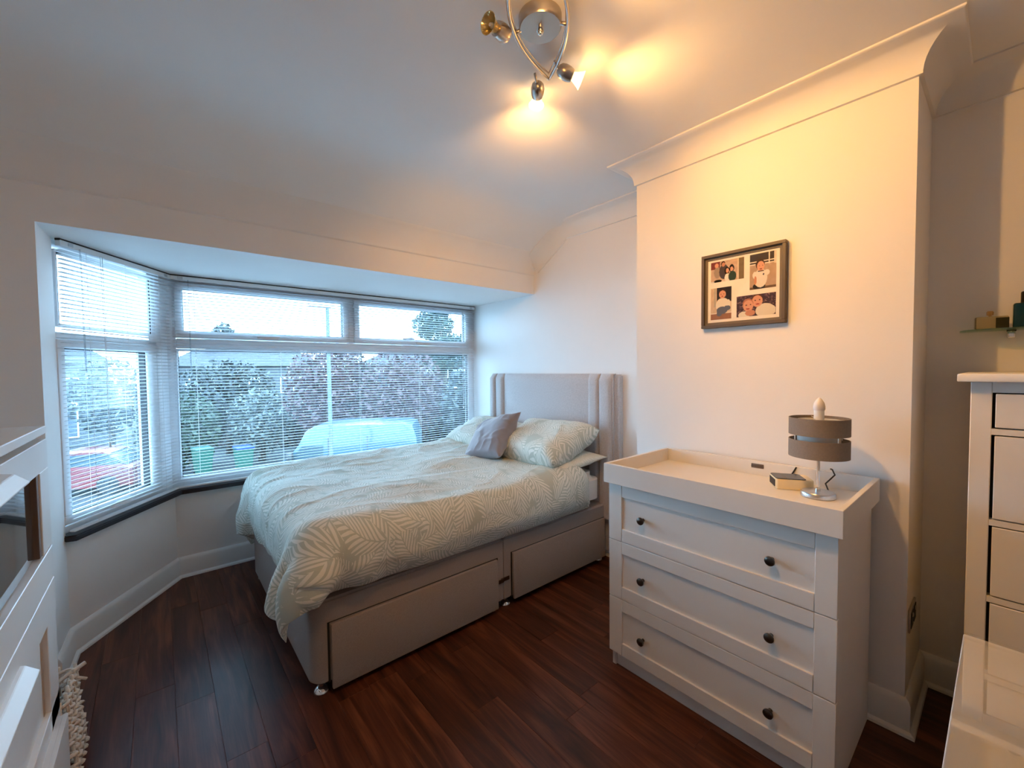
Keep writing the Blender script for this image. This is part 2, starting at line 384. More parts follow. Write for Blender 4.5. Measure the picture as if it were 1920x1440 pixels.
# ================================================================== BED
M_divan = mat('grey_woven_divan', srgb(156, 143, 136), .85, vary=.10, vscale=260, bump=.5, bscale=600, sheen=.2)
M_hb = mat('silver_grey_chenille', srgb(190, 184, 184), .8, vary=.10, vscale=120, bump=.5, bscale=300, sheen=.4)
M_matt = mat('white_mattress_sheet', (.82, .79, .76), .8, vary=.02, bump=.15, bscale=60)
bed = empty('divan_bed', (1.42, 2.48, 0), 0, 'grey fabric divan bed with drawers and tall headboard below the window', 'bed')
PB = lambda o: (setattr(o, 'location', (-1.42, -2.48, 0)), o)[1]
BY0, BY1 = 1.80, 3.17
def rbox(name, x0, x1, y0, y1, z0, z1, m, parent, r, er=.01):
    """box with big vertical-corner radii list r=[(x0,y0),(x1,y0),(x1,y1),(x0,y1)]"""
    pts = []
    for (cx, cy, a0, rr) in ((x0, y0, pi, r[0]), (x1, y0, 1.5*pi, r[1]), (x1, y1, 0, r[2]), (x0, y1, .5*pi, r[3])):
        mx = cx+rr if cx == x0 else cx-rr; my = cy+rr if cy == y0 else cy-rr
        for k in range(7): a = a0+k/6*pi/2; pts.append((mx+rr*cos(a), my+rr*sin(a)))
    bm = bmesh.new(); prism(bm, pts, z0, z1); bmesh.ops.remove_doubles(bm, verts=bm.verts[:], dist=1e-5); bmesh.ops.recalc_face_normals(bm, faces=bm.faces[:])
    es = [e for e in bm.edges if abs(e.verts[0].co.z-e.verts[1].co.z) < 1e-6]
    bmesh.ops.bevel(bm, geom=es, offset=er, segments=3, affect='EDGES')
    return fin(name, bm, m, parent, autos=50)
d1 = PB(rbox('divan_base', .44, 1.442, BY0, BY1, .05, .402, M_divan, bed, (.055, .004, .004, .055)))
d2 = PB(rbox('divan_base', 1.446, 2.375, BY0, BY1, .05, .402, M_divan, bed, (.004, .02, .02, .004)))
def drawer(par, x0, x1, z0, z1, drop):
    bm = bmesh.new(); bx(bm, x0, x1, BY0-.012, BY0+.004, z0, z1, .004, 2)
    for v in bm.verts:
        if v.co.x < (x0+x1)/2: v.co.z -= drop*.4
        if v.co.z < .1: v.co.y -= .006
    o = fin('drawer_front', bm, M_divan, par, autos=50); return o
drawer(d1, .515, 1.395, .028, .300, .01); drawer(d2, 1.508, 2.345, .040, .305, 0)
for par, x0, x1, z1 in ((d1, .502, 1.402, .306), (d2, 1.497, 2.352, .311)):   # dark reveal round each drawer
    bm = bmesh.new(); bx(bm, x0, x0+.009, BY0-.0015, BY0+.01, .052, z1); bx(bm, x1-.006, x1, BY0-.0015, BY0+.01, .052, z1); bx(bm, x0, x1, BY0-.0015, BY0+.01, z1-.003, z1)
    fin('drawer_reveal', bm, M_black, par)
o = box('drawer_underside', .70, 1.02, BY0+.004, BY0+.35, .036, .0495, mat('raw_hardboard', srgb(120, 84, 50), .8), d1)
glide = [(0, 0), (.028, 0), (.032, .004), (.030, .012), (.018, .022), (.010, .026), (.010, .052), (0, .052)]
for (x, y, p) in ((.485, 1.842, d1), (.485, 3.12, d1), (1.39, 1.845, d1), (1.485, 1.842, d2), (2.33, 1.842, d2), (1.39, 3.12, d1), (1.49, 3.12, d2), (2.33, 3.12, d2)):
    latheo('foot_glide', glide, M_chrome, p, 20, Matrix.Translation((x, y, 0)))
bm = bmesh.new(); bx(bm, 1.405, 1.44, BY0-.009, BY0-.005, .158, .18, .001, 1); bx(bm, 1.438, 1.478, BY0-.011, BY0-.007, .164, .186, .001, 1); bx(bm, 1.425, 1.458, BY0-.008, BY0+.001, .162, .181, .001, 1)
o = PB(fin('linking_clip', bm, mat('bronze_metal', (.09, .05, .035), .4, .8), bed))
# headboard: back slab, centre panel, two narrow channels and two outer wings
hb = PB(rbox('headboard', 2.395, 2.447, 1.705, 3.115, .05, 1.305, M_hb, bed, (.01, .01, .01, .01), .01))
def pad(name, y0, y1, z1=1.31, x=2.36, bulge=.012, z0=.30):
    bm = bmesh.new(); n = 8; rows = []
    zz = [z0+(z1-z0)*k/24 for k in range(25)]
    for z in zz:
        row = []
        for k in range(n+1):
            u = k/n*2-1; e = max(0, 1-abs(u)**4)**.5; te = min(1, (z1-z)/.03); te = sqrt(max(0, 1-(1-te)**2))
            row.append(bm.verts.new((2.396-(2.396-x-.004)*min(1, .35+.65*e)*max(te, .05)-bulge*e*te*.5, y0+(y1-y0)*(k/n), z)))
        rows.append(row)
    for a, b in zip(rows, rows[1:]):
        for k in range(n): bm.faces.new((a[k], a[k+1], b[k+1], b[k]))
    be = [e for e in bm.edges if e.is_boundary]
    r = bmesh.ops.extrude_edge_only(bm, edges=be)
    for v in [v for v in r['geom'] if isinstance(v, bmesh.types.BMVert)]: v.co.x = 2.397
    return fin(name, bm, M_hb, hb, autos=60)
pad('centre_panel', 1.960, 2.930); pad('channel', 1.858, 1.957); pad('channel', 2.933, 3.038); pad('side_wing', 1.742, 1.855, x=2.350); pad('side_wing', 3.041, 3.112, x=2.350)
tubeo('piping', [(2.372, 1.738, .3), (2.372, 1.738, 1.30), (2.40, 1.738, 1.308)], .004, M_hb, hb, 6)

# mattress
matt = rbox('mattress', .465, 2.343, 1.805, 3.165, .404, .635, M_matt, None, (.09, .09, .09, .09), .05)
tag(matt, 'white mattress lying on the grey divan bed', 'mattress')

# palm-leaf print
def m_palm(name, base, leaf, amt=1.0):
    m = bpy.data.materials.new(name); m.use_nodes = True; t = m.node_tree; n = t.nodes; l = t.links; b = n['Principled BSDF']
    def mth(op, a, b_=None, c=None):
        x = n.new('ShaderNodeMath'); x.operation = op
        for i, v in enumerate((a, b_, c)):
            if v is None: continue
            if isinstance(v, (int, float)): x.inputs[i].default_value = v
            else: l.new(v, x.inputs[i])
        return x.outputs[0]
    uv = n.new('ShaderNodeUVMap'); uv.uv_map = 'UVMap'
    wn = n.new('ShaderNodeTexNoise'); wn.inputs['Scale'].default_value = 7; l.new(uv.outputs[0], wn.inputs['Vector'])
    def sstep(v, a, b):
        x = n.new('ShaderNodeMapRange'); x.interpolation_type = 'SMOOTHSTEP'; x.inputs['From Min'].default_value = a; x.inputs['From Max'].default_value = b; l.new(v, x.inputs[0]); return x.outputs[0]
    def fronds(off, scale, wd, ln, curv):
        wa = n.new('ShaderNodeVectorMath'); wa.operation = 'MULTIPLY_ADD'; wa.inputs[1].default_value = (.03, .03, 0); l.new(wn.outputs['Color'], wa.inputs[0]); l.new(uv.outputs[0], wa.inputs[2])
        wo_ = n.new('ShaderNodeVectorMath'); wo_.operation = 'ADD'; wo_.inputs[1].default_value = (off, off*1.7, 0); l.new(wa.outputs[0], wo_.inputs[0])
        vo = n.new('ShaderNodeTexVoronoi'); vo.voronoi_dimensions = '2D'; vo.inputs['Scale'].default_value = scale; vo.inputs['Randomness'].default_value = .75
        l.new(wo_.outputs[0], vo.inputs['Vector'])
        sb = n.new('ShaderNodeVectorMath'); sb.operation = 'SUBTRACT'; l.new(wo_.outputs[0], sb.inputs[0]); l.new(vo.outputs['Position'], sb.inputs[1])
        sc = n.new('ShaderNodeSeparateColor'); l.new(vo.outputs['Color'], sc.inputs[0])
        ro = n.new('ShaderNodeVectorRotate'); ro.rotation_type = 'Z_AXIS'; l.new(sb.outputs[0], ro.inputs['Vector']); l.new(mth('MULTIPLY', sc.outputs[0], 6.283), ro.inputs['Angle'])
        sx = n.new('ShaderNodeSeparateXYZ'); l.new(ro.outputs[0], sx.inputs[0])
        a = sx.outputs[0]; bb = mth('MULTIPLY_ADD', mth('MULTIPLY', a, a), curv, sx.outputs[1]); ab = mth('ABSOLUTE', bb)
        an = mth('DIVIDE', a, ln); w_ = mth('MULTIPLY', mth('SUBTRACT', 1, mth('MULTIPLY', an, an)), wd)      # half width of the frond along its stem
        ph = mth('MULTIPLY', mth('SUBTRACT', a, mth('MULTIPLY', mth('POWER', ab, .80), .62)), 2*pi/.0205)
        rel = mth('DIVIDE', ab, mth('MAXIMUM', w_, .004))
        k = mth('SUBTRACT', mth('SINE', ph), mth('MULTIPLY_ADD', mth('POWER', rel, 2.5), 1.25, -.45))
        fac = mth('MULTIPLY', sstep(k, -.18, .18), sstep(ab, .0012, .0030))
        ins = mth('LESS_THAN', rel, 1.0)
        return fac, ins
    fA, iA = fronds(0, 5.3, .054, .112, 2.6); fB, iB = fronds(3.37, 6.4, .052, .102, -2.4); fC, iC = fronds(7.91, 8.0, .06, .12, 2.0)
    def pick(i_, a_, b_): return mth('ADD', mth('MULTIPLY', i_, a_), mth('MULTIPLY', mth('SUBTRACT', 1, i_), b_))
    fac = mth('MULTIPLY', pick(iA, fA, pick(iB, fB, mth('MULTIPLY', fC, iC))), amt)
    mx = n.new('ShaderNodeMix'); mx.data_type = 'RGBA'; mx.inputs[6].default_value = (*base, 1); mx.inputs[7].default_value = (*leaf, 1); l.new(fac, mx.inputs[0])
    l.new(mx.outputs[2], b.inputs['Base Color']); b.inputs['Roughness'].default_value = .85; b.inputs['Specular IOR Level'].default_value = .2
    b.inputs['Sheen Weight'].default_value = .15
    bn = n.new('ShaderNodeTexNoise'); bn.inputs['Scale'].default_value = 45; bn.inputs['Detail'].default_value = 5; l.new(uv.outputs[0], bn.inputs['Vector'])
    bp = n.new('ShaderNodeBump'); bp.inputs['Strength'].default_value = .35; bp.inputs['Distance'].default_value = .006; l.new(bn.outputs['Fac'], bp.inputs['Height']); l.new(bp.outputs[0], b.inputs['Normal'])
    return m
M_palm = m_palm('sage_palm_leaf_cotton', srgb(190, 196, 184), srgb(228, 228, 219))

def lattice(u, v, seed):
    rs = np.random.RandomState(seed); T = rs.rand(64, 64)*2-1
    iu = np.floor(u).astype(int); iv = np.floor(v).astype(int); fu = u-iu; fv = v-iv
    fu = fu*fu*(3-2*fu); fv = fv*fv*(3-2*fv)
    g = lambda a, b: T[a % 64, b % 64]
    return (g(iu, iv)*(1-fu)+g(iu+1, iv)*fu)*(1-fv)+(g(iu, iv+1)*(1-fu)+g(iu+1, iv+1)*fu)*fv

def simulate():
    """position-based cloth laid over the bed"""
    h = .026; Lx, Ly = 2.00, 1.84
    nx, ny = int(Lx/h)+1, int(Ly/h)+1
    X0 = 2.185-Lx; Y0 = 1.80-.225
    X, Y = np.meshgrid(X0+np.arange(nx)*h, Y0+np.arange(ny)*h)
    Z = np.full_like(X, .715)+.012*lattice(X*6, Y*6, 3)
    # head-side edge is skewed a little: duvet pulled back at the near side
    sk_ = .04*np.clip((2.4-Y)/.6, -1, 1)*np.clip((X-X0)/Lx, 0, 1)
    P = np.stack([X+sk_-.01, Y+.012*np.sin(X*5)+.025*np.clip(1.2-X, 0, 1), Z], -1); Q = P.copy()
    rs = np.random.RandomState(5)
    c = np.array([1.408, 2.485, .18]); hf = np.array([.968, .705, .482]); r = .07
    def con(a, b, L, k):
        d = b-a; ln = np.sqrt((d*d).sum(-1, keepdims=True))+1e-9; e = d*((ln-L)/ln*.5*k); a += e; b -= e
    dt2 = .018**2*9.8
    for step in range(150):
        V = (P-Q)*.975; Q[...] = P; P += V; P[..., 2] -= dt2
        for it in range(22):
            for o in (0, 1):
                con(P[:, o:-1:2][:, :P[:, o+1::2].shape[1]], P[:, o+1::2], h, 1); 
                con(P[o:-1:2][:P[o+1::2].shape[0]], P[o+1::2], h, 1)
                for q in (0, 1):
                    a = P[o:-1:2, q:-1:2]; b = P[o+1::2, q+1::2]; n0, n1 = min(a.shape[0], b.shape[0]), min(a.shape[1], b.shape[1]); con(a[:n0, :n1], b[:n0, :n1], h*1.4142, .35)
                    a = P[o+1::2, q:-1:2]; b = P[o:-1:2, q+1::2]; n0, n1 = min(a.shape[0], b.shape[0]), min(a.shape[1], b.shape[1]); con(a[:n0, :n1], b[:n0, :n1], h*1.4142, .35)
            for o in range(6):
                a = P[:, o:-3:6]; b = P[:, o+3::6]; m_ = min(a.shape[1], b.shape[1]); con(a[:, :m_], b[:, :m_], 3*h, .22)
                a = P[o:-3:6]; b = P[o+3::6]; m_ = min(a.shape[0], b.shape[0]); con(a[:m_], b[:m_], 3*h, .22)
            # collision
            q = P-c; aq = np.abs(q)-(hf-r); mq = np.maximum(aq, 0); ln = np.sqrt((mq*mq).sum(-1)); ins = aq.max(-1)
            d = ln+np.minimum(ins, 0)-r
            hit = d < 0
            nrm = mq/(ln[..., None]+1e-9)
            inside = ln < 1e-9
            ax = aq.argmax(-1); one = np.eye(3)[ax]
            nrm = np.where(inside[..., None], one, nrm)*np.sign(q)
            P += np.where(hit[..., None], -nrm*d[..., None], 0)
            top = hit & (nrm[..., 2] > .5)
            P[..., :2] = np.where(top[..., None], Q[..., :2]*.85+P[..., :2]*.15, P[..., :2])
            P[..., 1] = np.minimum(P[..., 1], 3.435); P[..., 2] = np.maximum(P[..., 2], .02)
    return P, h
P, h = simulate()
def up2(P):
    """cubic 2x upsampling along axis 0"""
    e = np.concatenate([2*P[:1]-P[1:2], P, 2*P[-1:]-P[-2:-1]], 0)
    mid = (-e[:-3]+9*e[1:-2]+9*e[2:-1]-e[3:])/16
    out = np.empty((P.shape[0]*2-1,)+P.shape[1:]); out[0::2] = P; out[1::2] = mid; return out
def gnorm(P):
    du = np.gradient(P, axis=1); dv = np.gradient(P, axis=0); N = np.cross(du, dv); return N/(np.linalg.norm(N, axis=-1, keepdims=True)+1e-9)
def smooth(P, n):
    for _ in range(n):
        Pp = np.pad(P, ((1, 1), (1, 1), (0, 0)), 'edge'); A = (Pp[:-2, 1:-1]+Pp[2:, 1:-1]+Pp[1:-1, :-2]+Pp[1:-1, 2:])/4
        B = P.copy(); B[1:-1, 1:-1] = A[1:-1, 1:-1]; P = .5*P+.5*B
    return P
P = smooth(P, 2)
_U, _V = np.meshgrid(np.arange(P.shape[1])*h, np.arange(P.shape[0])*h)      # the stuffed near corner flares away from the bed
_w = np.exp(-((_U/.26)**2+(_V/.26)**2))
P[..., 0] -= .105*_w; P[..., 2] += .055*_w; P[..., 1] += .05*_w*(P[..., 0] < .42)
P = up2(P); P = up2(P.transpose(1, 0, 2)).transpose(1, 0, 2)
ny, nx = P.shape[:2]; hh = h/2
U, V = np.meshgrid(np.arange(nx)*hh, np.arange(ny)*hh)
N = gnorm(P)
edge = np.minimum(np.minimum(U, U.max()-U), np.minimum(V, V.max()-V))
body = np.clip(edge/.10, 0, 1)**.7
# puffiness + creases running mostly along the bed
wx = U+.10*lattice(U*3, V*3, 11); wy = V+.07*lattice(U*2.2, V*2.2, 12)
n1 = lattice(wx*3.2, wy*9.5, 21); n2 = lattice(wx*8, wy*22, 22); n3 = lattice(U*4, V*4, 23); n3b = lattice(U*2.3+3, V*3.1, 29); n4 = lattice(wx*26, wy*26, 25)
rid = (1-np.abs(n1))**4*.010+(1-np.abs(n2))**4*.0045+n3*.008+n4*.0008
th = .014+.026*body
far = np.clip((V-1.0)/.9, 0, 1)
T = P+N*((rid*(.7+1.0*far)+(.048+.022*n3b+.045*far*np.clip((U-.3)/.3, 0, 1))*body)[..., None])
Bm = P-N*(th-.024)[..., None]*.4
vs = np.concatenate([T.reshape(-1, 3), Bm.reshape(-1, 3)]); K = nx*ny
idx = np.arange(K).reshape(ny, nx); a = idx[:-1, :-1].ravel(); b = idx[:-1, 1:].ravel(); c = idx[1:, 1:].ravel(); d = idx[1:, :-1].ravel()
fs = np.concatenate([np.stack([a, b, c, d], 1), np.stack([a, d, c, b], 1)+K])
rimq = []
def rim(e): 
    for i in range(len(e)-1): rimq.append((e[i], e[i]+K, e[i+1]+K, e[i+1]))
rim(list(idx[0, :])); rim(list(idx[:, -1])); rim(list(idx[-1, ::-1])); rim(list(idx[::-1, 0]))
fs = np.concatenate([fs, np.array(rimq)])
me = bpy.data.meshes.new('duvet'); me.from_pydata(vs.tolist(), [], fs.tolist()); me.materials.append(M_palm)
uvl = me.uv_layers.new(name='UVMap'); uvv = np.concatenate([np.stack([U.ravel(), V.ravel()], 1)]*2)
li = np.empty(len(me.loops), int); me.loops.foreach_get('vertex_index', li); uvl.data.foreach_set('uv', uvv[li].ravel())
duv = link('duvet', me, None, None, True); md = duv.modifiers.new('sub', 'SUBSURF'); md.levels = 1; md.render_levels = 1
tag(duv, 'sage green duvet with cream palm leaf print spread over the bed', 'duvet')

def pillow(name, w, dpt, t, M, m, seed=1, pinch=.10, wr=.006, n=44, sag=0, exp=2.2):
    u = np.linspace(-1, 1, n); Uu, Vv = np.meshgrid(u, u)
    def side(sg):
        au, av = np.abs(Uu), np.abs(Vv)
        prof = (np.clip(1-au**exp, 0, 1)*np.clip(1-av**exp, 0, 1))**.5
        px = w/2*Uu*(1-pinch*(1-Vv**2)*au**2*.8); py = dpt/2*Vv*(1-pinch*(1-Uu**2)*av**2)
        nz = lattice((Uu+3)*2.3, (Vv+3)*2.3, seed)*.5+lattice((Uu+3)*5, (Vv+3)*4, seed+1)*.35
        cr = (1-np.abs(lattice((Uu+3)*3+nz, (Vv+3)*2.5, seed+2)))**4
        z = sg*(t/2*prof+(nz*wr+cr*wr)*np.clip(prof*3, 0, 1)) - sag*(Uu**2)
        return np.stack([px, py, z], -1)
    A, B = side(1), side(-1); K = n*n
    B[0], B[-1], B[:, 0], B[:, -1] = A[0], A[-1], A[:, 0], A[:, -1]
    vs = np.concatenate([A.reshape(-1, 3), B.reshape(-1, 3)]); idx = np.arange(K).reshape(n, n)
    a, b, c, d = idx[:-1, :-1].ravel(), idx[:-1, 1:].ravel(), idx[1:, 1:].ravel(), idx[1:, :-1].ravel()
    fs = np.concatenate([np.stack([a, b, c, d], 1), np.stack([a, d, c, b], 1)+K])
    me = bpy.data.meshes.new(name); me.from_pydata(vs.tolist(), [], fs.tolist()); me.materials.append(m)
    uvl = me.uv_layers.new(name='UVMap'); uvv = np.concatenate([vs[:, :2]]); li = np.empty(len(me.loops), int); me.loops.foreach_get('vertex_index', li); uvl.data.foreach_set('uv', (uvv[li]+seed).ravel())
    bm = bmesh.new(); bm.from_mesh(me); bmesh.ops.remove_doubles(bm, verts=bm.verts[:], dist=1e-6); bm.to_mesh(me); bm.free()
    o = link(name, me, None, None, True); o.matrix_world = M; return o
def RX(ax, a): return Matrix.Rotation(radians(a), 4, ax)
T_ = lambda x, y, z: Matrix.Translation((x, y, z))
# pillow local x -> along the bed width (world y), local y -> towards headboard
def PM(x, y, z, tilt, yaw=0, roll=0): return T_(x, y, z) @ RX('Z', 90+yaw) @ RX('X', -tilt) @ RX('Y', roll)
M_pil2 = m_palm('cream_reverse_pillowcase', srgb(220, 219, 204), srgb(234, 233, 222), .7)
GP = 'pillows against the headboard'
tag(pillow('pillow', .72, .44, .12, PM(2.14, 2.13, .715, 6, -3), M_pil2, 31, wr=.004), 'cream pillow flat on the mattress beneath the near patterned pillow', 'pillow', GP)
tag(pillow('pillow', .72, .47, .20, PM(2.105, 2.165, .825, 22, -3, 2), M_palm, 41, wr=.010, pinch=.03, exp=5.5), 'plump palm leaf pillow nearest the chest of drawers', 'pillow', GP)
tag(pillow('pillow', .66, .42, .11, PM(2.13, 2.84, .715, 6, 2), M_pil2, 51, wr=.004), 'cream pillow flat on the mattress beneath the window-side patterned pillow', 'pillow', GP)
tag(pillow('pillow', .66, .45, .18, PM(2.13, 2.86, .80, 18, 3, -2), M_palm, 61, wr=.009, pinch=.04, exp=4.2), 'palm leaf pillow beside the window, half hidden by the grey cushion', 'pillow', GP)
M_cush = mat('grey_velvet', srgb(130, 124, 130), .7, vary=.08, vscale=9, bump=.2, bscale=90, sheen=.6)
tag(pillow('cushion', .43, .42, .15, PM(1.90, 2.50, .835, 46, -8) @ RX('Z', 20), M_cush, 71, wr=.010, pinch=.14, exp=2.8), 'square grey velvet cushion leaning on the pillows', 'cushion')

# ================================================================== CHEST OF DRAWERS WITH CHANGING TRAY
dr = empty('chest_of_drawers', (1.79, .73, 0), 0, 'white three drawer chest with dark knobs below the photo frame', 'drawers')
DX, DY0, DY1 = 1.532, .313, 1.145
off_ = lambda o, r: (setattr(o, 'location', tuple(-c for c in r.location)), o)[1]
bm = bmesh.new()
bx(bm, DX+.020, 2.025, DY0+.004, DY0+.022, 0, .842, .001, 1); bx(bm, DX+.020, 2.025, DY1-.022, DY1-.004, 0, .842, .001, 1)
bx(bm, DX+.022, 2.025, DY0+.02, DY1-.02, .824, .842); bx(bm, 2.015, 2.025, DY0+.02, DY1-.02, .05, .83); bx(bm, DX+.03, 2.02, DY0+.02, DY1-.02, .072, .09)
bx(bm, DX+.030, DX+.046, DY0+.006, DY1-.006, 0, .078, .001, 1)
body = off_(fin('carcass', bm, M_furn, dr, autos=40), dr)
knobp = [(0, 0), (.007, 0), (.006, .010), (.007, .014), (.014, .018), (.016, .022), (.0155, .026), (.010, .030), (0, .031)]
for zb in (.586, .327, .072):
    zt = {.586: .836, .327: .583, .072: .324}[zb]
    bm = bmesh.new()
    y0, y1, ya, yb = DY0, DY1, .372, 1.078
    za, zc = zb+.056, zt-.052
    def pc(a, b, c, d, x0=DX, x1=DX+.02): bx(bm, x0, x1, a, b, c, d, .0014, 1)
    pc(y0, ya-.0008, zb, zt); pc(yb+.0008, y1, zb, zt); pc(ya, yb, zb, za); pc(ya, yb, zc, zt)
    f = off_(fin('drawer', bm, M_furn, dr, autos=40), dr)
    bm = bmesh.new(); bx(bm, DX+.009, DX+.018, ya-.004, yb+.004, za-.004, zc+.004); fin('panel', bm, M_furn, f)
    zk = {.586: .708, .327: .449, .072: .190}[zb]
    for yk in (.492, .977): latheo('knob', knobp, M_pewter, f, 20, axisM((DX+.009, yk, zk), (-1, 0, 0)))
# the lift-off changing tray
tr = empty('changing_tray', (1.77, .73, .843), 0, 'white open-topped changing tray on top of the chest of drawers', 'tray')
TX0, TX1, TY0, TY1, TZ0, TZ1 = 1.503, 2.042, .297, 1.152, .8435, .928
for nm, a in (('front_board', (TX0, TX0+.016, TY0, TY1, TZ0, TZ1)), ('back_board', (TX1-.016, TX1, TY0, TY1, TZ0, TZ1)), ('end_board', (TX0+.016, TX1-.016, TY0, TY0+.016, TZ0, TZ1)), ('end_board', (TX0+.016, TX1-.016, TY1-.016, TY1, TZ0, TZ1)), ('tray_floor', (TX0+.016, TX1-.016, TY0+.016, TY1-.016, .852, .866))):
    off_(box(nm, *a, M_furn, tr, .0012, 1), tr)
pq = off_(box('plaque', TX1-.018, TX1-.0155, .684, .734, .897, .916, mat('bronze_plaque', srgb(120, 105, 96), .4, .6), tr, .002, 2), tr)
fc = bpy.data.curves.new('txt', 'FONT'); fc.body = 'Mamas & Papas'; fc.size = .0085; fc.align_x = 'CENTER'; fc.align_y = 'CENTER'; fc.extrude = .0002; fc.shear = .3
tob = bpy.data.objects.new('t', fc); COL.objects.link(tob); bpy.context.view_layer.update()
me = bpy.data.meshes.new_from_object(tob); bpy.data.objects.remove(tob, do_unlink=True)
lt = link('lettering', me, M_black, pq); lt.matrix_local = T_(TX1-.0181, .709, .9065) @ Matrix(((0, 0, -1, 0), (-1, 0, 0, 0), (0, 1, 0, 0), (0, 0, 0, 1)))

# ------------------------------------------------------------------ table lamp
M_shade = mat('taupe_shade_fabric', srgb(134, 122, 112), .85, vary=.06, vscale=150, bump=.4, bscale=500)
M_diff = mat('frosted_acrylic', (.72, .72, .69), .45)
lm = empty('table_lamp', (1.848, .442, .866), 0, 'table lamp with two-tier taupe drum shade standing on the changing tray', 'lamp')
latheo('base', [(0, 0), (.051, 0), (.054, .003), (.054, .016), (.051, .020), (.010, .022), (0, .022)], M_satin, lm, 48)
latheo('stem', [(0, .02), (.009, .02), (.009, .034), (.0055, .036), (.0055, .27), (.012, .275), (.014, .30), (0, .30)], M_chrome, lm, 20)
def band(nm, z0, z1, r): 
    return latheo(nm, [(r, z0), (r, z1), (r-.003, z1), (r-.003, z0), (r, z0)], M_shade, lm, 64)
band('upper_shade', .2315, .2935, .093); band('lower_shade', .150, .214, .093)
latheo('diffuser', [(.066, .16), (.066, .286), (.064, .286), (.064, .16), (.066, .16)], M_diff, lm, 48)
bm = bmesh.new()
for k in range(3):
    a = k*2*pi/3+.5; tube(bm, [(.012*cos(a), .012*sin(a), .288), (.091*cos(a), .091*sin(a), .289)], .0014, 6)
for k in range(4):
    a = k*pi/2+.9; tube(bm, [(.0895*cos(a), .0895*sin(a), .207), (.0895*cos(a), .0895*sin(a), .238)], .0018, 6)
fin('shade_carrier', bm, M_white, lm, True)
M_bulb = mat('frosted_bulb', (.80, .76, .76), .25)
latheo('bulb', [(.0135, .298), (.015, .318), (.0185, .325), (.0185, .336), (.016, .348), (.009, .360), (.003, .367), (0, .368)], M_bulb, lm, 24)
latheo('bulb_holder', [(0, .285), (.016, .285), (.016, .320), (0, .320)], M_white, lm, 24)
tubeo('cable', [(.035, -.035, .006), (.06, -.02, .010), (.10, .0, .030), (.125, -.010, .045), (.150, -.018, .058), (.172, -.005, .073), (.176, .0, .074), (.180, .002, .073)], .0028, M_black, lm, 8)
cb2 = tubeo('charging_cable', [(2.018, .585, .876), (2.022, .570, .905), (2.024, .560, .927)], .0028, M_black, None, 8)
tag(cb2, 'short black cable end poking up behind the clock radio', 'cable')

# ------------------------------------------------------------------ clock radio
ck = empty('clock_radio', (1.918, .548, .866), radians(-58.5), 'small cream clock radio with black top beside the lamp base', 'clock')
rb_ = lambda nm, x0, x1, y0, y1, z0, z1, m, r, p: rbox(nm, x0, x1, y0, y1, z0, z1, m, p, (r,)*4, .002)
M_cream = mat('cream_lacquer', srgb(242, 226, 188), .35)
rb_('body', -.065, .065, -.05, .05, .001, .041, M_cream, .014, ck)
rb_('top_panel', -.063, .040, -.048, .048, .0405, .0435, mat('black_gloss', (.012, .012, .012), .25), .012, ck)
rb_('display_panel', -.064, -.020, -.048, .048, .0406, .0440, mat('smoky_panel', (.05, .05, .045), .3), .012, ck)
box('speaker_grille', -.0665, -.064, -.038, .038, .008, .036, M_black, ck, .002, 1)

# ================================================================== PICTURE FRAME
pf = empty('photo_frame', (2.055, .788, 1.71), 0, 'dark taupe frame holding four family snapshots on the chimney breast', 'picture frame')
M_frm = mat('taupe_frame', srgb(92, 80, 70), .45, vary=.05)
fy0, fy1, fz0, fz1 = -.179, .179, -.175, .173
bm = bmesh.new()
for a in ((-.028, -.0005, fy0, fy1, fz0, fz0+.014), (-.028, -.0005, fy0, fy1, fz1-.014, fz1), (-.028, -.0005, fy0, fy0+.014, fz0+.014, fz1-.014), (-.028, -.0005, fy1-.014, fy1, fz0+.014, fz1-.014)):
    bx(bm, *a, .0015, 1)
fin('frame', bm, M_frm, pf, autos=40)
M_frm2 = mat('taupe_frame_inner', srgb(110, 98, 84), .6)
bm = bmesh.new(); iy0, iy1, iz0, iz1 = fy0+.013, fy1-.013, fz0+.013, fz1-.013; w = .013
for a in ((-.016, -.001, iy0, iy1, iz0, iz0+w), (-.016, -.001, iy0, iy1, iz1-w, iz1), (-.016, -.001, iy0, iy0+w, iz0+w, iz1-w), (-.016, -.001, iy1-w, iy1, iz0+w, iz1-w)): bx(bm, *a, .001, 1)
fin('inner_slip', bm, M_frm2, pf, autos=40)
cy0, cy1, cz0, cz1 = iy0+w, iy1-w, iz0+w, iz1-w
box('mount_card', -.012, -.002, cy0-.002, cy1+.002, cz0-.002, cz1+.002, mat('cream_card', (.84, .80, .74), .8), pf)
def m_print():
    m = bpy.data.materials.new('photo_print'); m.use_nodes = True; t = m.node_tree; a = t.nodes.new('ShaderNodeVertexColor'); a.layer_name = 'Col'
    t.links.new(a.outputs[0], t.nodes['Principled BSDF'].inputs['Base Color']); t.nodes['Principled BSDF'].inputs['Roughness'].default_value = .25; return m
M_print = m_print()
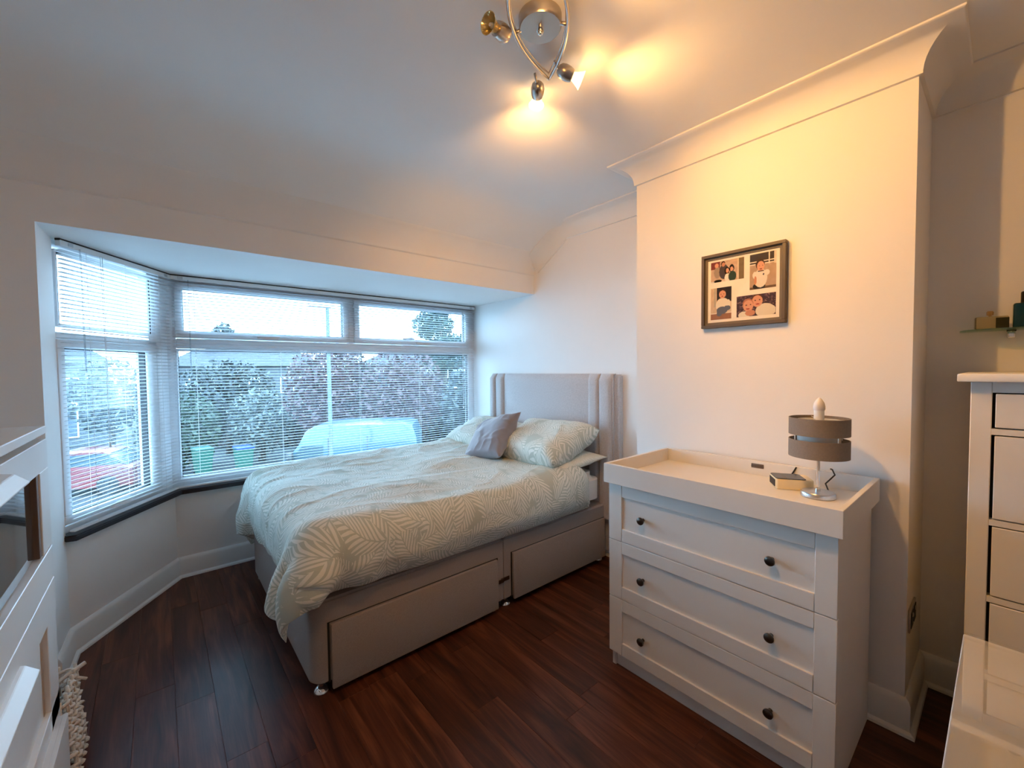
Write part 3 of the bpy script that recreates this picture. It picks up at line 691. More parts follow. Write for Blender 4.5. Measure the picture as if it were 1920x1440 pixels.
def snapshot(u0, u1, v0, v1, bg, shapes):
    ya, yb = cy1-(cy1-cy0)*u0, cy1-(cy1-cy0)*u1; za, zb = cz1-(cz1-cz0)*v0, cz1-(cz1-cz0)*v1
    n1, n2 = 70, 70
    s, t = np.meshgrid(np.linspace(0, 1, n1), np.linspace(0, 1, n2))
    C = np.zeros(s.shape+(3,)); rs = np.random.RandomState(int(u0*100+v0*10))
    for k, fn in enumerate(bg): C[fn[0](s, t)] = srgb(*fn[1])
    C *= (1+.10*lattice(s*14, t*14, 5))[..., None]
    for (kind, cx, cy, a, b, col) in shapes:
        if kind == 'e': msk = ((s-cx)/a)**2+((t-cy)/b)**2 < 1
        else: msk = (np.abs(s-cx) < a) & (np.abs(t-cy) < b)
        C[msk] = srgb(*col)
    vs = np.stack([np.full(s.size, -.0126), (ya+(yb-ya)*s).ravel(), (za+(zb-za)*t).ravel()], 1)
    idx = np.arange(s.size).reshape(s.shape); a, b, c, d = idx[:-1, :-1].ravel(), idx[:-1, 1:].ravel(), idx[1:, 1:].ravel(), idx[1:, :-1].ravel()
    me = bpy.data.meshes.new('snapshot'); me.from_pydata(vs.tolist(), [], np.stack([a, b, c, d], 1).tolist())
    at = me.color_attributes.new('Col', 'FLOAT_COLOR', 'POINT'); at.data.foreach_set('color', np.concatenate([C.reshape(-1, 3), np.ones((s.size, 1))], 1).ravel())
    return link('snapshot', me, M_print, pf)
al = lambda s, t: s > -1
SK, SK2 = (214, 158, 132), (196, 138, 112)
snapshot(.045, .53, .035, .36, [(al, (196, 170, 150)), (lambda s, t: (s > .84), (120, 105, 80)), (lambda s, t: (s > .82) & (s < .85), (225, 210, 190)), (lambda s, t: (s < .28) & (t < .35), (120, 60, 62)), (lambda s, t: (t > .93) & (s < .6), (210, 205, 205))],
         [('e', .20, .52, .10, .28, (158, 140, 124)), ('e', .18, .18, .06, .11, SK), ('e', .40, .52, .14, .36, (74, 66, 68)), ('e', .38, .14, .065, .13, (60, 40, 36)), ('e', .39, .18, .05, .10, SK2), ('e', .50, .50, .075, .19, (40, 26, 26)), ('e', .51, .50, .045, .11, SK), ('e', .51, .84, .08, .2, (232, 228, 224)), ('e', .64, .42, .075, .19, (34, 22, 22)), ('e', .64, .46, .045, .11, SK), ('e', .66, .80, .12, .24, (44, 66, 56)), ('e', .22, .95, .12, .08, (30, 28, 34))])
snapshot(.61, .955, .03, .555, [(al, (178, 152, 132)), (lambda s, t: t < .30, (54, 46, 50)), (lambda s, t: (np.abs(t-.22) < .015) | (np.abs(t-.30) < .015), (226, 214, 200)), (lambda s, t: (np.abs(s-.74) < .02) & (t < .32), (226, 214, 200)), (lambda s, t: (s > .92) & (t < .34), (222, 206, 190)), (lambda s, t: t > .93, (104, 84, 70))],
         [('e', .36, .92, .24, .10, (40, 36, 44)), ('e', .42, .70, .25, .26, (222, 216, 210)), ('e', .66, .56, .10, .08, (222, 216, 210)), ('e', .20, .60, .09, .10, (222, 216, 210)), ('e', .40, .31, .17, .15, (62, 38, 30)), ('e', .42, .36, .14, .14, SK), ('e', .37, .35, .018, .012, (50, 30, 26)), ('e', .49, .35, .018, .012, (50, 30, 26)), ('e', .43, .44, .05, .015, (120, 50, 50)), ('e', .43, .50, .12, .02, (70, 50, 52)), ('e', .53, .60, .03, .03, (60, 50, 80)), ('e', .22, .75, .05, .12, SK2)])
snapshot(.045, .355, .45, .955, [(al, (206, 184, 162)), (lambda s, t: (s > .30) & (t < .45), (44, 40, 50)), (lambda s, t: (s < .26) & (s > .16) & (t < .6), (178, 172, 160)), (lambda s, t: t > .82, (150, 108, 84)), (lambda s, t: (t > .79) & (t < .82), (226, 216, 206))],
         [('e', .57, .50, .30, .17, (226, 218, 204)), ('e', .34, .56, .09, .12, (226, 218, 204)), ('e', .86, .52, .09, .12, (226, 218, 204)), ('e', .55, .72, .26, .12, (96, 104, 124)), ('e', .42, .82, .13, .08, (96, 104, 124)), ('e', .80, .66, .16, .08, (96, 104, 124)), ('e', .56, .14, .17, .09, (66, 44, 38)), ('e', .57, .22, .165, .12, SK), ('e', .50, .21, .02, .012, (50, 30, 26)), ('e', .64, .21, .02, .012, (50, 30, 26)), ('e', .57, .28, .04, .012, (140, 60, 56))])
snapshot(.43, .955, .63, .95, [(al, (66, 50, 66)), (lambda s, t: lattice(s*22, t*14, 9) > .35, (104, 78, 90)), (lambda s, t: lattice(s*30, t*20, 4) > .6, (150, 120, 120))],
         [('e', .74, .78, .24, .32, (222, 214, 200)), ('e', .92, .80, .08, .20, (222, 214, 200)), ('e', .20, .92, .15, .18, (226, 220, 210)), ('e', .54, .26, .15, .28, (84, 52, 40)), ('e', .54, .32, .135, .27, SK), ('e', .49, .28, .018, .03, (50, 30, 26)), ('e', .60, .27, .018, .03, (50, 30, 26)), ('e', .55, .46, .05, .03, (150, 60, 58)), ('e', .30, .42, .14, .27, (176, 116, 92)), ('e', .31, .50, .13, .27, SK), ('e', .26, .46, .018, .03, (50, 30, 26)), ('e', .37, .45, .018, .03, (50, 30, 26)), ('e', .36, .84, .13, .14, SK2), ('e', .30, .64, .05, .03, (150, 60, 58))])
gp = box('glazing', -.0165, -.0155, cy0, cy1, cz0, cz1, glass('picture_glass', (1, 1, 1), .0, .02), pf)

# ================================================================== ALCOVE: SHELF, BOTTLES, TALL CHEST, DRESSING TABLE
sh = empty('glass_shelf', (2.45, -.16, 1.474), 0, 'clear glass wall shelf with chrome clips above the tall white chest', 'shelf')
M_gl = glass('green_edged_glass', (.72, .88, .76), .10, .02)
pts = [(0, .285), (0, -.285)]
for k in range(13): a = k/12*pi/2; pts.append((-.12*sin(a), -.285+.09*(1-cos(a)) if 0 else -.285+.10*(1-cos(a))))
for k in range(12, -1, -1): a = k/12*pi/2; pts.append((-.12*sin(a), .285-.10*(1-cos(a))))
seen = []; 
for p in pts:
    if all((p[0]-q[0])**2+(p[1]-q[1])**2 > 1e-8 for q in seen): seen.append(p)
bm = bmesh.new(); prism(bm, seen, 0, .006); fin('glass_plate', bm, M_gl, sh)
for yb_ in (.152, -.16):
    bm = bmesh.new(); bx(bm, -.028, -.0005, yb_-.011, yb_+.011, -.030, -.0005, .006, 3); bx(bm, -.030, -.0005, yb_-.011, yb_+.011, .0062, .012, .002, 1)
    br = fin('shelf_clip', bm, M_chrome, sh, autos=40)
    box('clip_pad', -.026, -.004, yb_-.012, yb_+.012, -.0032, -.0004, M_black, br)
def bottle_gold():
    r = empty('perfume_bottle', (2.385, .045, 1.4803), radians(12), 'squat gold-tinted glass perfume bottle at the end of the glass shelf', 'bottle')
    gm = mat('amber_glass', srgb(240, 222, 176), .04, trans=.9)
    box('flask', -.015, .015, -.045, .038, .0005, .046, gm, r, .004, 2)
    box('dark_panel', -.0165, -.0150, -.045, -.012, .0005, .040, mat('dark_green_glass', srgb(52, 48, 22), .1), r, .001, 1)
    latheo('stopper', [(0, .046), (.004, .046), (.004, .050), (.009, .051), (.010, .062), (.007, .066), (0, .067)], mat('gold_metal', srgb(190, 150, 90), .3, .8), r, 16)
bottle_gold()
r = empty('perfume_bottle', (2.385, -.046, 1.4803), radians(4), 'dark teal glass bottle with black cap standing on the glass shelf', 'bottle')
box('flask', -.016, .016, -.036, .036, .0005, .088, mat('teal_glass', srgb(10, 54, 64), .08), r, .006, 3)
latheo('cap', [(0, .0885), (.019, .0885), (.019, .125), (.017, .128), (0, .128)], mat('black_cap', (.012, .008, .01), .3), r, 24)

tc_ = empty('tall_chest', (2.18, -.45, 0), 0, 'tall white chest of drawers in the alcove under the glass shelf', 'drawers')
X0, X1, Y0_, Y1_ = 1.945, 2.43, -1.0, .072
bm = bmesh.new()
bx(bm, X0, X1, Y1_-.045, Y1_, 0, 1.294, .002, 1); bx(bm, X0, X1, Y0_, Y0_+.045, 0, 1.294, .002, 1)
bx(bm, X0, X1-.01, Y0_+.045, Y1_-.045, 1.262, 1.294); bx(bm, X0+.012, X1-.02, Y0_+.045, Y1_-.045, .08, .11); bx(bm, X1-.012, X1, Y0_+.045, Y1_-.045, .09, 1.27)
for z in (1.133, .852, .612, .372): bx(bm, X0, X1-.02, Y0_+.045, Y1_-.045, z, z+.018)
bx(bm, X0, X1-.02, -.475, -.455, 1.14, 1.27)
off_(fin('carcass', bm, M_furn, tc_, autos=40), tc_)
off_(box('shadow_board', X0+.03, X0+.04, Y0_+.045, Y1_-.045, .11, 1.262, M_black, tc_), tc_)  # black board put in as the shade behind the drawer gaps
off_(box('top', 1.905, 2.447, Y0_-.03, Y1_+.028, 1.295, 1.320, M_furn, tc_, .004, 2), tc_)
rows = [(1.155, 1.258, -.451, .023), (1.155, 1.258, -.951, -.479), (.874, 1.129, -.951, .023), (.634, .848, -.951, .023), (.394, .608, -.951, .023), (.114, .368, -.951, .023)]
for z0, z1, ya, yb in rows:
    f = off_(box('drawer', X0-.001, X0+.02, ya+.003, yb-.003, z0, z1, M_furn, tc_, .0015, 1), tc_)
    for yk in ((ya+yb)/2,) if yb-ya < .6 else (ya+.22, yb-.22): latheo('knob', knobp, M_pewter, f, 16, axisM((X0-.001, yk, (z0+z1)/2), (-1, 0, 0)))

dt_ = empty('dressing_table', (.8, -.16, 0), 0, 'white dressing table with clear glass top in the near right corner', 'table')
TX, TY = 1.337, .050
off_(box('table_top', .14, TX, -.36, TY, .700, .757, M_furn, dt_, .002, 1), dt_)
off_(box('end_panel', 1.28, TX-.003, -.355, TY-.003, 0, .700, M_furn, dt_, .002, 1), dt_)
off_(box('end_panel', .143, .20, -.355, TY-.003, 0, .700, M_furn, dt_, .002, 1), dt_)
off_(box('back_board', .20, 1.28, .02, .036, .45, .700, M_furn, dt_, .001, 1), dt_)
M_tg = glass('clear_top_glass', (.99, .985, .97), .02, .02)
off_(box('glass_sheet', .142, TX-.001, -.358, TY-.001, .7573, .7625, M_tg, dt_, .001, 1), dt_)

# wall socket on the side of the chimney breast
ws = empty('wall_socket', (1.963+.09, .2175, 0), 0)
ws.location = (2.16, .2178, .40); tag(ws, 'chrome socket plate low on the side of the chimney breast', 'socket')
box('plate', -.073, .073, -.007, 0, -.043, .043, M_steel, ws, .003, 2)
for xx in (-.036, .036): box('socket_insert', xx-.026, xx+.026, -.009, -.0068, -.030, .030, M_black, ws, .002, 1)
for xx in (-.036, .036): box('switch', xx-.006, xx+.006, -.012, -.0085, .010, .024, M_steel, ws, .001, 1)

# ================================================================== LEFT CABINET + BASKET
cb_ = empty('glazed_cabinet', (-.5, 1.4, 0), 0, 'white wooden cabinet with glazed panel and chunky bar handles at left', 'cabinet')
CX, CY0, CY1 = -.27, .75, 1.912
P_ = lambda o: off_(o, cb_)
P_(box('top', -.74, CX, CY0, CY1+.002, 1.168, 1.192, M_furn, cb_, .002, 1))
bm = bmesh.new()
bx(bm, -.74, CX-.03, CY0, CY1, 0, 1.160, .001, 1); P_(fin('carcass', bm, M_furn, cb_, autos=40))
def rail(nm, y0, y1, z0, z1, x1=CX, x0=CX-.03): return P_(box(nm, x0, x1, y0, y1, z0, z1, M_furn, cb_, .0015, 1))
f = rail('upper_door', CY0, CY1, 1.063, 1.152); 
rail('stile', 1.795, CY1, .823, 1.063); rail('stile', CY0, .86, .823, 1.063)
rail('rail', CY0, CY1, .7215, .819, CX+.0015); rail('rail', CY0, CY1, .617, .7185, CX+.0015)
rail('stile', 1.79, CY1, .0, .6165); rail('rail', CY0, CY1, .30, .36); rail('stile', CY0, .86, .36, .6165)
P_(box('wooden_slip', CX-.030, CX-.004, 1.772, 1.7945, .823, 1.063, mat('oak_slip', srgb(108, 88, 78), .5), cb_, .001, 1))
P_(box('wooden_slip', CX-.030, CX-.012, 1.775, 1.7895, .36, .6165, mat('oak_slip2', srgb(190, 172, 154), .5), cb_, .001, 1))
P_(box('glass_panel', CX-.022, CX-.016, .86, 1.772, .823, 1.063, mat('dark_mirror_glass', (.045, .055, .055), .03, vary=.01, spec=1.0, coat=1), cb_))
P_(box('lower_panel', CX-.024, CX-.014, .86, 1.775, .36, .6165, M_furn, cb_))
def bar(y1, xr, zr, th):
    bm = bmesh.new(); sec = [(-.272, zr+.004), (xr, zr), (xr+.023, zr-.021), (xr+.020, zr-.021-th), (-.252, zr-.03-th), (-.272, zr-.024-th)]
    a = [bm.verts.new((x, CY0+.2, z)) for x, z in sec]; b = [bm.verts.new((x, y1, z)) for x, z in sec]
    bm.faces.new(a); bm.faces.new(b)
    for k in range(6): bm.faces.new((a[k], a[(k+1) % 6], b[(k+1) % 6], b[k]))
    bmesh.ops.recalc_face_normals(bm, faces=bm.faces[:]); bmesh.ops.bevel(bm, geom=bm.edges[:], offset=.0015, segments=1, affect='EDGES')
    P_(fin('bar_handle', bm, M_furn, cb_))
bar(1.40, -.248, 1.132, .004); bar(1.48, -.2605, .664, .012)
P_(box('plinth', CX-.03, -.247, CY0, 1.858, 0, .30, M_furn, cb_, .002, 1))
P_(box('plinth_lip', -.258, -.2465, CY0, 1.859, .262, .3005, M_furn, cb_, .001, 1))

M_wick = mat('whitewashed_wicker', srgb(222, 210, 196), .7, vary=.18, vscale=40, bump=.4)
wk = empty('wicker_basket', (-.38, 2.10, 0), 0, 'loosely woven whitewashed wicker basket on the floor behind the cabinet', 'basket')
bx0, bx1, by0, by1 = -.55, -.266, 1.932, 2.16
def wkpt(t, z, r=0):
    per = [(bx0, by0), (bx1, by0), (bx1, by1), (bx0, by1)]; L_ = [bx1-bx0, by1-by0]*2; s = t*sum(L_)
    for k in range(4):
        if s <= L_[k]+1e-9:
            a, b = Vector(per[k]), Vector(per[(k+1) % 4]); p = a+(b-a)*(s/L_[k]); n = Vector(((b-a).y, -(b-a).x)).normalized(); p = p+n*(r+.02*(1-z/.3)); return (p.x+.38, p.y-2.10, z)
        s -= L_[k]
    return (bx0+.38, by0-2.10, z)
ns = 26
for k in range(ns):
    t = k/ns; tubeo('stake', [wkpt(t, z, .004*sin(z*30)) for z in (.004, .08, .16, .24, .298+.012*random.random())], .0055, M_wick, wk, 5)
for j in range(7):
    z = .016+j*.044+(0.004*random.random())
    tubeo('woven_strand', [wkpt(((q % 104)/104), z+.003*sin(q*1.7+j), .007*(1 if (q//2+j) % 2 else -1)) for q in range(104)], .008, M_wick, wk, 5, closed=True, flat=.8)
tubeo('loose_strand', [(.07, -.02, .285), (.110, .02, .292), (.145, .04, .302)], .007, M_wick, wk, 6)
tubeo('loose_strand', [(.09, .00, .262), (.125, .02, .268), (.150, .00, .262)], .005, M_wick, wk, 6)

# ================================================================== CEILING SPOTLIGHT
cl = empty('ceiling_spotlight', (.95, .965, CH), 0, 'brushed steel ceiling light with leaf-shaped ring and swivel spots', 'ceiling light')
oc = Vector((.95, .965, CH))
L_ = lambda p: tuple(Vector(p)-oc)
latheo('ceiling_rose', [(0, 0), (.068, 0), (.068, -.030), (.064, -.036), (.0, -.037)], M_steel, cl, 48, Matrix.Translation(L_((.962, .980, CH))))
latheo('finial', [(0, -.034), (.008, -.034), (.010, -.040), (.011, -.046), (.007, -.054), (0, -.057)], M_chrome, cl, 20, Matrix.Translation(L_((.962, .980, CH))))
dd = Vector((.235, .185, 0)).normalized(); pp = Vector((-dd.y, dd.x, 0)); tipc = Vector((1.145, 1.122, CH-.040)); hl = .28
cen = tipc-dd*hl
ringpts = []
for k in range(25): t = -1+2*k/24; ringpts.append(cen+dd*(hl*t)+pp*(.088*(1-abs(t)**1.9)))
for k in range(23): t = 1-2*(k+1)/24; ringpts.append(cen+dd*(hl*t)-pp*(.088*(1-abs(t)**1.9)))
tubeo('leaf_ring', [L_(p) for p in ringpts], .0058, M_steel, cl, 8, closed=True)
tubeo('leaf_ring', [L_(p+Vector((0, 0, .012))+(cen-p)*.05) for p in ringpts], .003, M_steel, cl, 8, closed=True)
bm = bmesh.new()
for sgn in (1, -1): 
    q = Vector((.962, .980, CH-.030)); tube(bm, [L_(q+pp*sgn*.06), L_(q+pp*sgn*.088+Vector((0, 0, -.008)))], .006, 8)
fin('cross_bar', bm, M_steel, cl, True)
M_glow = emis('glowing_lamp_glass', (1, .66, .30), 2.2)
M_lit = emis('lit_halogen', (1, .72, .36), 14); M_unlit = mat('unlit_reflector', srgb(225, 200, 140), .12, .6)
def m_flare():
    return glass('lamp_glass', (1, .93, .80), .15)
M_fl = m_flare()
spots = []
def spot(arm, head, d, lit):
    d = Vector(d).normalized(); hp = Vector(head); Sc = Matrix.Scale(1.25, 4)
    a = tubeo('spot_arm', [L_(p) for p in arm], .0045, M_steel, cl, 8)
    Mx = Matrix.Translation(-oc) @ axisM(hp, d) @ Sc
    h_ = latheo('spot_head', [(0, -.030), (.010, -.028), (.018, -.020), (.021, -.008), (.020, .006), (.017, .018), (.013, .020), (0, .020)], M_steel, cl, 28, Mx)
    f = latheo('lamp_reflector', [(.011, .019), (.015, .030), (.022, .044), (.0250, .048), (.0235, .048), (.020, .043), (.013, .030), (.009, .019), (.011, .019)], M_glow if lit else M_unlit, h_, 28, Mx)
    latheo('bulb', [(0, .019), (.006, .021), (.007, .034), (.004, .041), (0, .042)], M_lit if lit else M_bulb, h_, 16, Mx)
    spots.append((hp+d*.066, d, lit))
spot([(.895, 1.06, CH-.040), (.885, 1.062, CH-.045)], (.862, 1.055, CH-.050), (-.80, -.12, -.12), False)
spot([(1.095, 1.045, CH-.040), (1.13, 1.060, CH-.042), (1.148, 1.062, CH-.046)], (1.162, 1.050, CH-.050), (.82, -.50, -.36), True)
spot([(1.085, 1.135, CH-.040), (1.115, 1.16, CH-.042), (1.130, 1.172, CH-.044)], (1.150, 1.190, CH-.048), (.62, .76, -.30), True)
spot([(.80, .80, CH-.040), (.80, .83, CH-.042)], (.79, .85, CH-.050), (.75, -.60, -.45), True)
spot([(.70, .745, CH-.040), (.685, .735, CH-.044)], (.672, .722, CH-.052), (.35, .20, -.95), True)  # unseen end spot, added as warm fill for bed, drawers and floor
# the light each lit spot throws: a forward beam and the glow that leaks back through its glass
def lamp(name, loc, d, W, size, r=.012, blend=.8):
    ld = bpy.data.lights.new(name, 'SPOT'); ld.energy = W; ld.color = WARM; ld.spot_size = radians(size); ld.spot_blend = blend; ld.shadow_soft_size = r
    o = bpy.data.objects.new(name, ld); COL.objects.link(o); o.location = loc; o.rotation_euler = Vector(d).to_track_quat('-Z', 'Y').to_euler(); return o
def pt(name, loc, W, r=.015):
    ld = bpy.data.lights.new(name, 'POINT'); ld.energy = W; ld.color = WARM; ld.shadow_soft_size = r
    o = bpy.data.objects.new(name, ld); COL.objects.link(o); o.location = loc; return o
for n_, (p, d, lit) in enumerate(spots):
    if lit:
        lamp('spot_beam', p+Vector((0, 0, -.012)), d, SPOT_W*(1, 1, 1, 1.5, .9)[n_], 122, r=.02, blend=1.0); pt('spot_glow', p+d*.01+Vector((0, 0, -.02)), .45, .02)

# ================================================================== OUTSIDE
G = -2.75
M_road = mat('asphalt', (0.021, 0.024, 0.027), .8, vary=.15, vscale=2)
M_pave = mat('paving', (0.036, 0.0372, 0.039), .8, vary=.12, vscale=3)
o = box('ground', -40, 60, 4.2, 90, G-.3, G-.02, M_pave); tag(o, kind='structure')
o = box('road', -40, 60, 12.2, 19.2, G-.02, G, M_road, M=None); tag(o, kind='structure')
def foliage(bm_list, blobs, n, leaf, seed):
    rs = np.random.RandomState(seed); vs = []; fs = []
    for (cx, cy, cz, rx, ry, rz, wgt) in blobs:
        m = int(n*wgt)
        d = rs.normal(size=(m, 3)); d /= np.linalg.norm(d, axis=1, keepdims=True); rad = rs.rand(m, 1)**.4
        P = np.array([cx, cy, cz])+d*rad*np.array([rx, ry, rz])
        a = rs.normal(size=(m, 3)); a /= np.linalg.norm(a, axis=1, keepdims=True); b = np.cross(a, rs.normal(size=(m, 3))); b /= np.linalg.norm(b, axis=1, keepdims=True)
        s = leaf*(.6+.8*rs.rand(m, 1)); base = len(vs)
        q = np.stack([P-a*s, P+b*s*.5, P+a*s, P-b*s*.5], 1).reshape(-1, 3)
        vs.extend(q.tolist()); fs.extend([(base+4*i, base+4*i+1, base+4*i+2, base+4*i+3) for i in range(m)])
    return vs, fs
def mleaf(name, c1, c2):
    m = mat(name, c1, .6, vary=.0); t = m.node_tree; r = [x for x in t.nodes if x.bl_idname == 'ShaderNodeValToRGB'][0]
    r.color_ramp.elements[0].color = (*c1, 1); r.color_ramp.elements[1].color = (*c2, 1)
    [x for x in t.nodes if x.bl_idname == 'ShaderNodeTexNoise'][0].inputs['Scale'].default_value = 3; return m
LG = mleaf('green_leaves', (0.009, 0.021, 0.012), (0.036, 0.054, 0.027)); LA = mleaf('autumn_leaves', (0.045, 0.0216, 0.027), (0.102, 0.051, 0.051)); LB = mleaf('dull_hedge_leaves', (0.015, 0.0192, 0.0204), (0.042, 0.045, 0.042)); LP = mleaf('pine_needles', (0.012, 0.027, 0.024), (0.03, 0.054, 0.045)); LW = mleaf('pale_variegated_leaves', (0.018, 0.024, 0.024), (0.132, 0.144, 0.132))
M_bark = mat('bark', (.08, .06, .05), .9, vary=.3)
def tree(name, lab, x, y, top, blobs, n, leaf, m, seed, cat='tree', trunk=True, group=None):
    r = empty(name, (x, y, G), 0, lab, cat, group)
    vs, fs = foliage(None, blobs, n, leaf, seed); me = bpy.data.meshes.new('foliage'); me.from_pydata(vs, [], fs); o = link('foliage', me, m, r); o['kind'] = 'stuff'
    bm = bmesh.new(); H = top
    tube(bm, [(0, 0, 0), (.05, .02, H*.4), (-.05, 0, H*.75)], [.16, .11, .05], 8)
    for k in range(5):
        a = k*1.3; tube(bm, [(0, 0, H*(.35+.07*k)), (.5*cos(a), .5*sin(a), H*(.5+.07*k)), (.9*cos(a), .9*sin(a), H*(.62+.06*k))], [.06, .035, .012], 6)
    fin('trunk', bm, M_bark, r, True)
    return r
GT = 'garden trees across the road'
tree('hedge_bush', 'dark green bush at the left of the front window view', .6, 22.5, 2.6, [(0, 0, 1.7, 1.5, 1.3, 1.7, 1)], 2600, .12, LG, 1, 'bush', group=GT)
tree('hedge_bush', 'pale variegated shrub above the blue lidded bin', 3.55, 22.2, 2.4, [(0, 0, 1.8, 1.4, 1.2, 1.6, 1)], 3000, .10, LW, 2, 'bush', group=GT)
tree('autumn_tree', 'reddish brown tree directly behind the lamp post', 6.1, 20.4, 4.2, [(0, 0, 3.3, 2.1, 1.6, 2.2, .7), (.4, -.3, 1.2, 1.6, 1.4, 1.2, .3)], 5600, .11, LA, 3, group=GT)
tree('autumn_tree', 'broad brown-leaved tree behind the white van', 8.6, 17.9, 4.2, [(0, 0, 3.0, 2.0, 1.6, 2.3, .7), (-.4, .3, 1.2, 1.6, 1.4, 1.2, .3)], 5600, .11, LA, 4, group=GT)
tree('garden_tree', 'dull green tree at the right end of the front window view', 11.0, 15.4, 4.0, [(0, 0, 2.4, 1.8, 1.5, 2.1, 1)], 3600, .12, LB, 5, group=GT)
tree('garden_tree', 'misty green tree left of centre beyond the bins', 2.6, 25.0, 4.6, [(0, 0, 3.1, 2.2, 1.6, 1.7, 1)], 2600, .13, LB, 6, group=GT)
tree('pine_tree', 'tall pine rising above the roofs in the right top light', 12.9, 21.4, 8.4, [(-.5, .4, 6.7, 1.3, 1.0, .9, .4), (.5, -.3, 5.6, 1.4, .9, .6, .3), (-.1, .2, 7.8, .9, .7, .7, .25), (-.2, 0, 4.7, 1.6, 1.0, .8, .3)], 4600, .11, LP, 7, group=GT)
tree('garden_tree', 'small distant treetop breaking the skyline left of the lamp post', 4.15, 41.5, 7.6, [(0, 0, 6.5, 1.0, 1.0, 1.6, 1)], 900, .18, LB, 8, group=GT)
tree('garden_tree', 'dark green tree filling the gap between the two houses', 8.2, 25.1, 5.6, [(0, 0, 3.1, 2.1, 1.3, 2.5, 1)], 4200, .13, LB, 31, group=GT)
tree('garden_tree', 'low dark tree at the far right beside the window jamb', 12.9, 13.2, 4.0, [(0, 0, 2.4, 1.7, 1.4, 2.1, 1)], 3200, .12, LG, 32, group=GT)
# clipped hedge run behind everything at street level
r = empty('privet_hedge', (8.2, 23.3, G), radians(-40), 'long dusky hedge along the far side of the road', 'hedge')
vs, fs = foliage(None, [(k*1.3-8.5, 0, 1.1, .95, .7, 1.35, .08) for k in range(14)], 9000, .13, 12); me = bpy.data.meshes.new('foliage'); me.from_pydata(vs, [], fs); o = link('foliage', me, LB, r); o['kind'] = 'stuff'
box('stem_wall', -9.3, 9.3, -.1, .1, 0, .9, mat('garden_wall_brick', (.12, .09, .09), .9, vary=.2, vscale=8), r)

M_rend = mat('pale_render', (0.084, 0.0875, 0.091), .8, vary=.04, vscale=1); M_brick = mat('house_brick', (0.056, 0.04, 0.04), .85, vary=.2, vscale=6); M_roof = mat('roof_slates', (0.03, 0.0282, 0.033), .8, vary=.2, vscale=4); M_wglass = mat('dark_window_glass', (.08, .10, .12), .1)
def house(x, y, rz, w, d, hw, hr, m, lab, wins):
    r = empty('house', (x, y, G), radians(rz), lab, 'house', 'houses across the road')
    box('walls', -w/2, w/2, 0, d, 0, hw, m, r)
    bm = bmesh.new(); o_ = .3
    A = [bm.verts.new(p) for p in ((-w/2-o_, -o_, hw), (w/2+o_, -o_, hw), (w/2+o_, d+o_, hw), (-w/2-o_, d+o_, hw))]; B = [bm.verts.new((-w/2+d*.2, d/2, hw+hr)), bm.verts.new((w/2-d*.2, d/2, hw+hr))]
    bm.faces.new((A[0], A[1], B[1], B[0])); bm.faces.new((A[2], A[3], B[0], B[1])); bm.faces.new((A[1], A[2], B[1])); bm.faces.new((A[3], A[0], B[0])); bm.faces.new(A)
    rf = fin('roof', bm, M_roof, r); box('chimney', -w/4-.35, -w/4+.35, d/2-.3, d/2+.3, hw+hr*.4, hw+hr+.7, M_brick, rf)
    for (a, z, ww, wh) in wins:
        f = box('window', a-ww/2, a+ww/2, -.06, .02, z, z+wh, M_white, r)
        nb = max(2, int(ww/.7))
        for k in range(nb): c0 = a-ww/2+.07+k*(ww-.07)/nb; box('window_pane', c0, c0+(ww-.07)/nb-.07, -.07, -.05, z+.08, z+wh-.08, M_wglass, f)
    return r
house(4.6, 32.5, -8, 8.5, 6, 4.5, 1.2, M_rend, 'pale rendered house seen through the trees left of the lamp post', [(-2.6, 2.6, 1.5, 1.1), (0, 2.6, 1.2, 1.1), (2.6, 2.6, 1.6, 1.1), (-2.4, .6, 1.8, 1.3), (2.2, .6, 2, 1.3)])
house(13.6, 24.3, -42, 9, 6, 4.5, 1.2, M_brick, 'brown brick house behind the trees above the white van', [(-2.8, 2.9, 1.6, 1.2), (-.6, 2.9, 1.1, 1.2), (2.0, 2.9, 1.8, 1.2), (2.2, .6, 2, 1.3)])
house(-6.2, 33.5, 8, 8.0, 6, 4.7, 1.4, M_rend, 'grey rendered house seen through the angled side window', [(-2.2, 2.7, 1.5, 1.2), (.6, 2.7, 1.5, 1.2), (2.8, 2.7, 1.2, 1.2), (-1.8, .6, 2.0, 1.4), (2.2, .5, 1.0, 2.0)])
tree('garden_tree', 'dusky tree in front of the grey rendered house', -1.8, 27.5, 4.4, [(0, 0, 3.0, 1.6, 1.4, 1.8, 1)], 1800, .14, LB, 15, group=GT)

# street lamp
sl_ = empty('street_lamp', (3.43, 11.51, G), 0, 'slim pale street lamp post rising in front of the front window', 'lamp post')
latheo('post', [(0, 0), (.085, 0), (.085, 1.2), (.055, 1.3), (.045, 5.8), (0, 5.8)], mat('galvanised_pale_post', (0.049, 0.07, 0.0735), .5), sl_, 14)
box('lantern', -.45, .1, -.1, .1, 5.75, 5.9, M_satin, sl_, .03, 2)
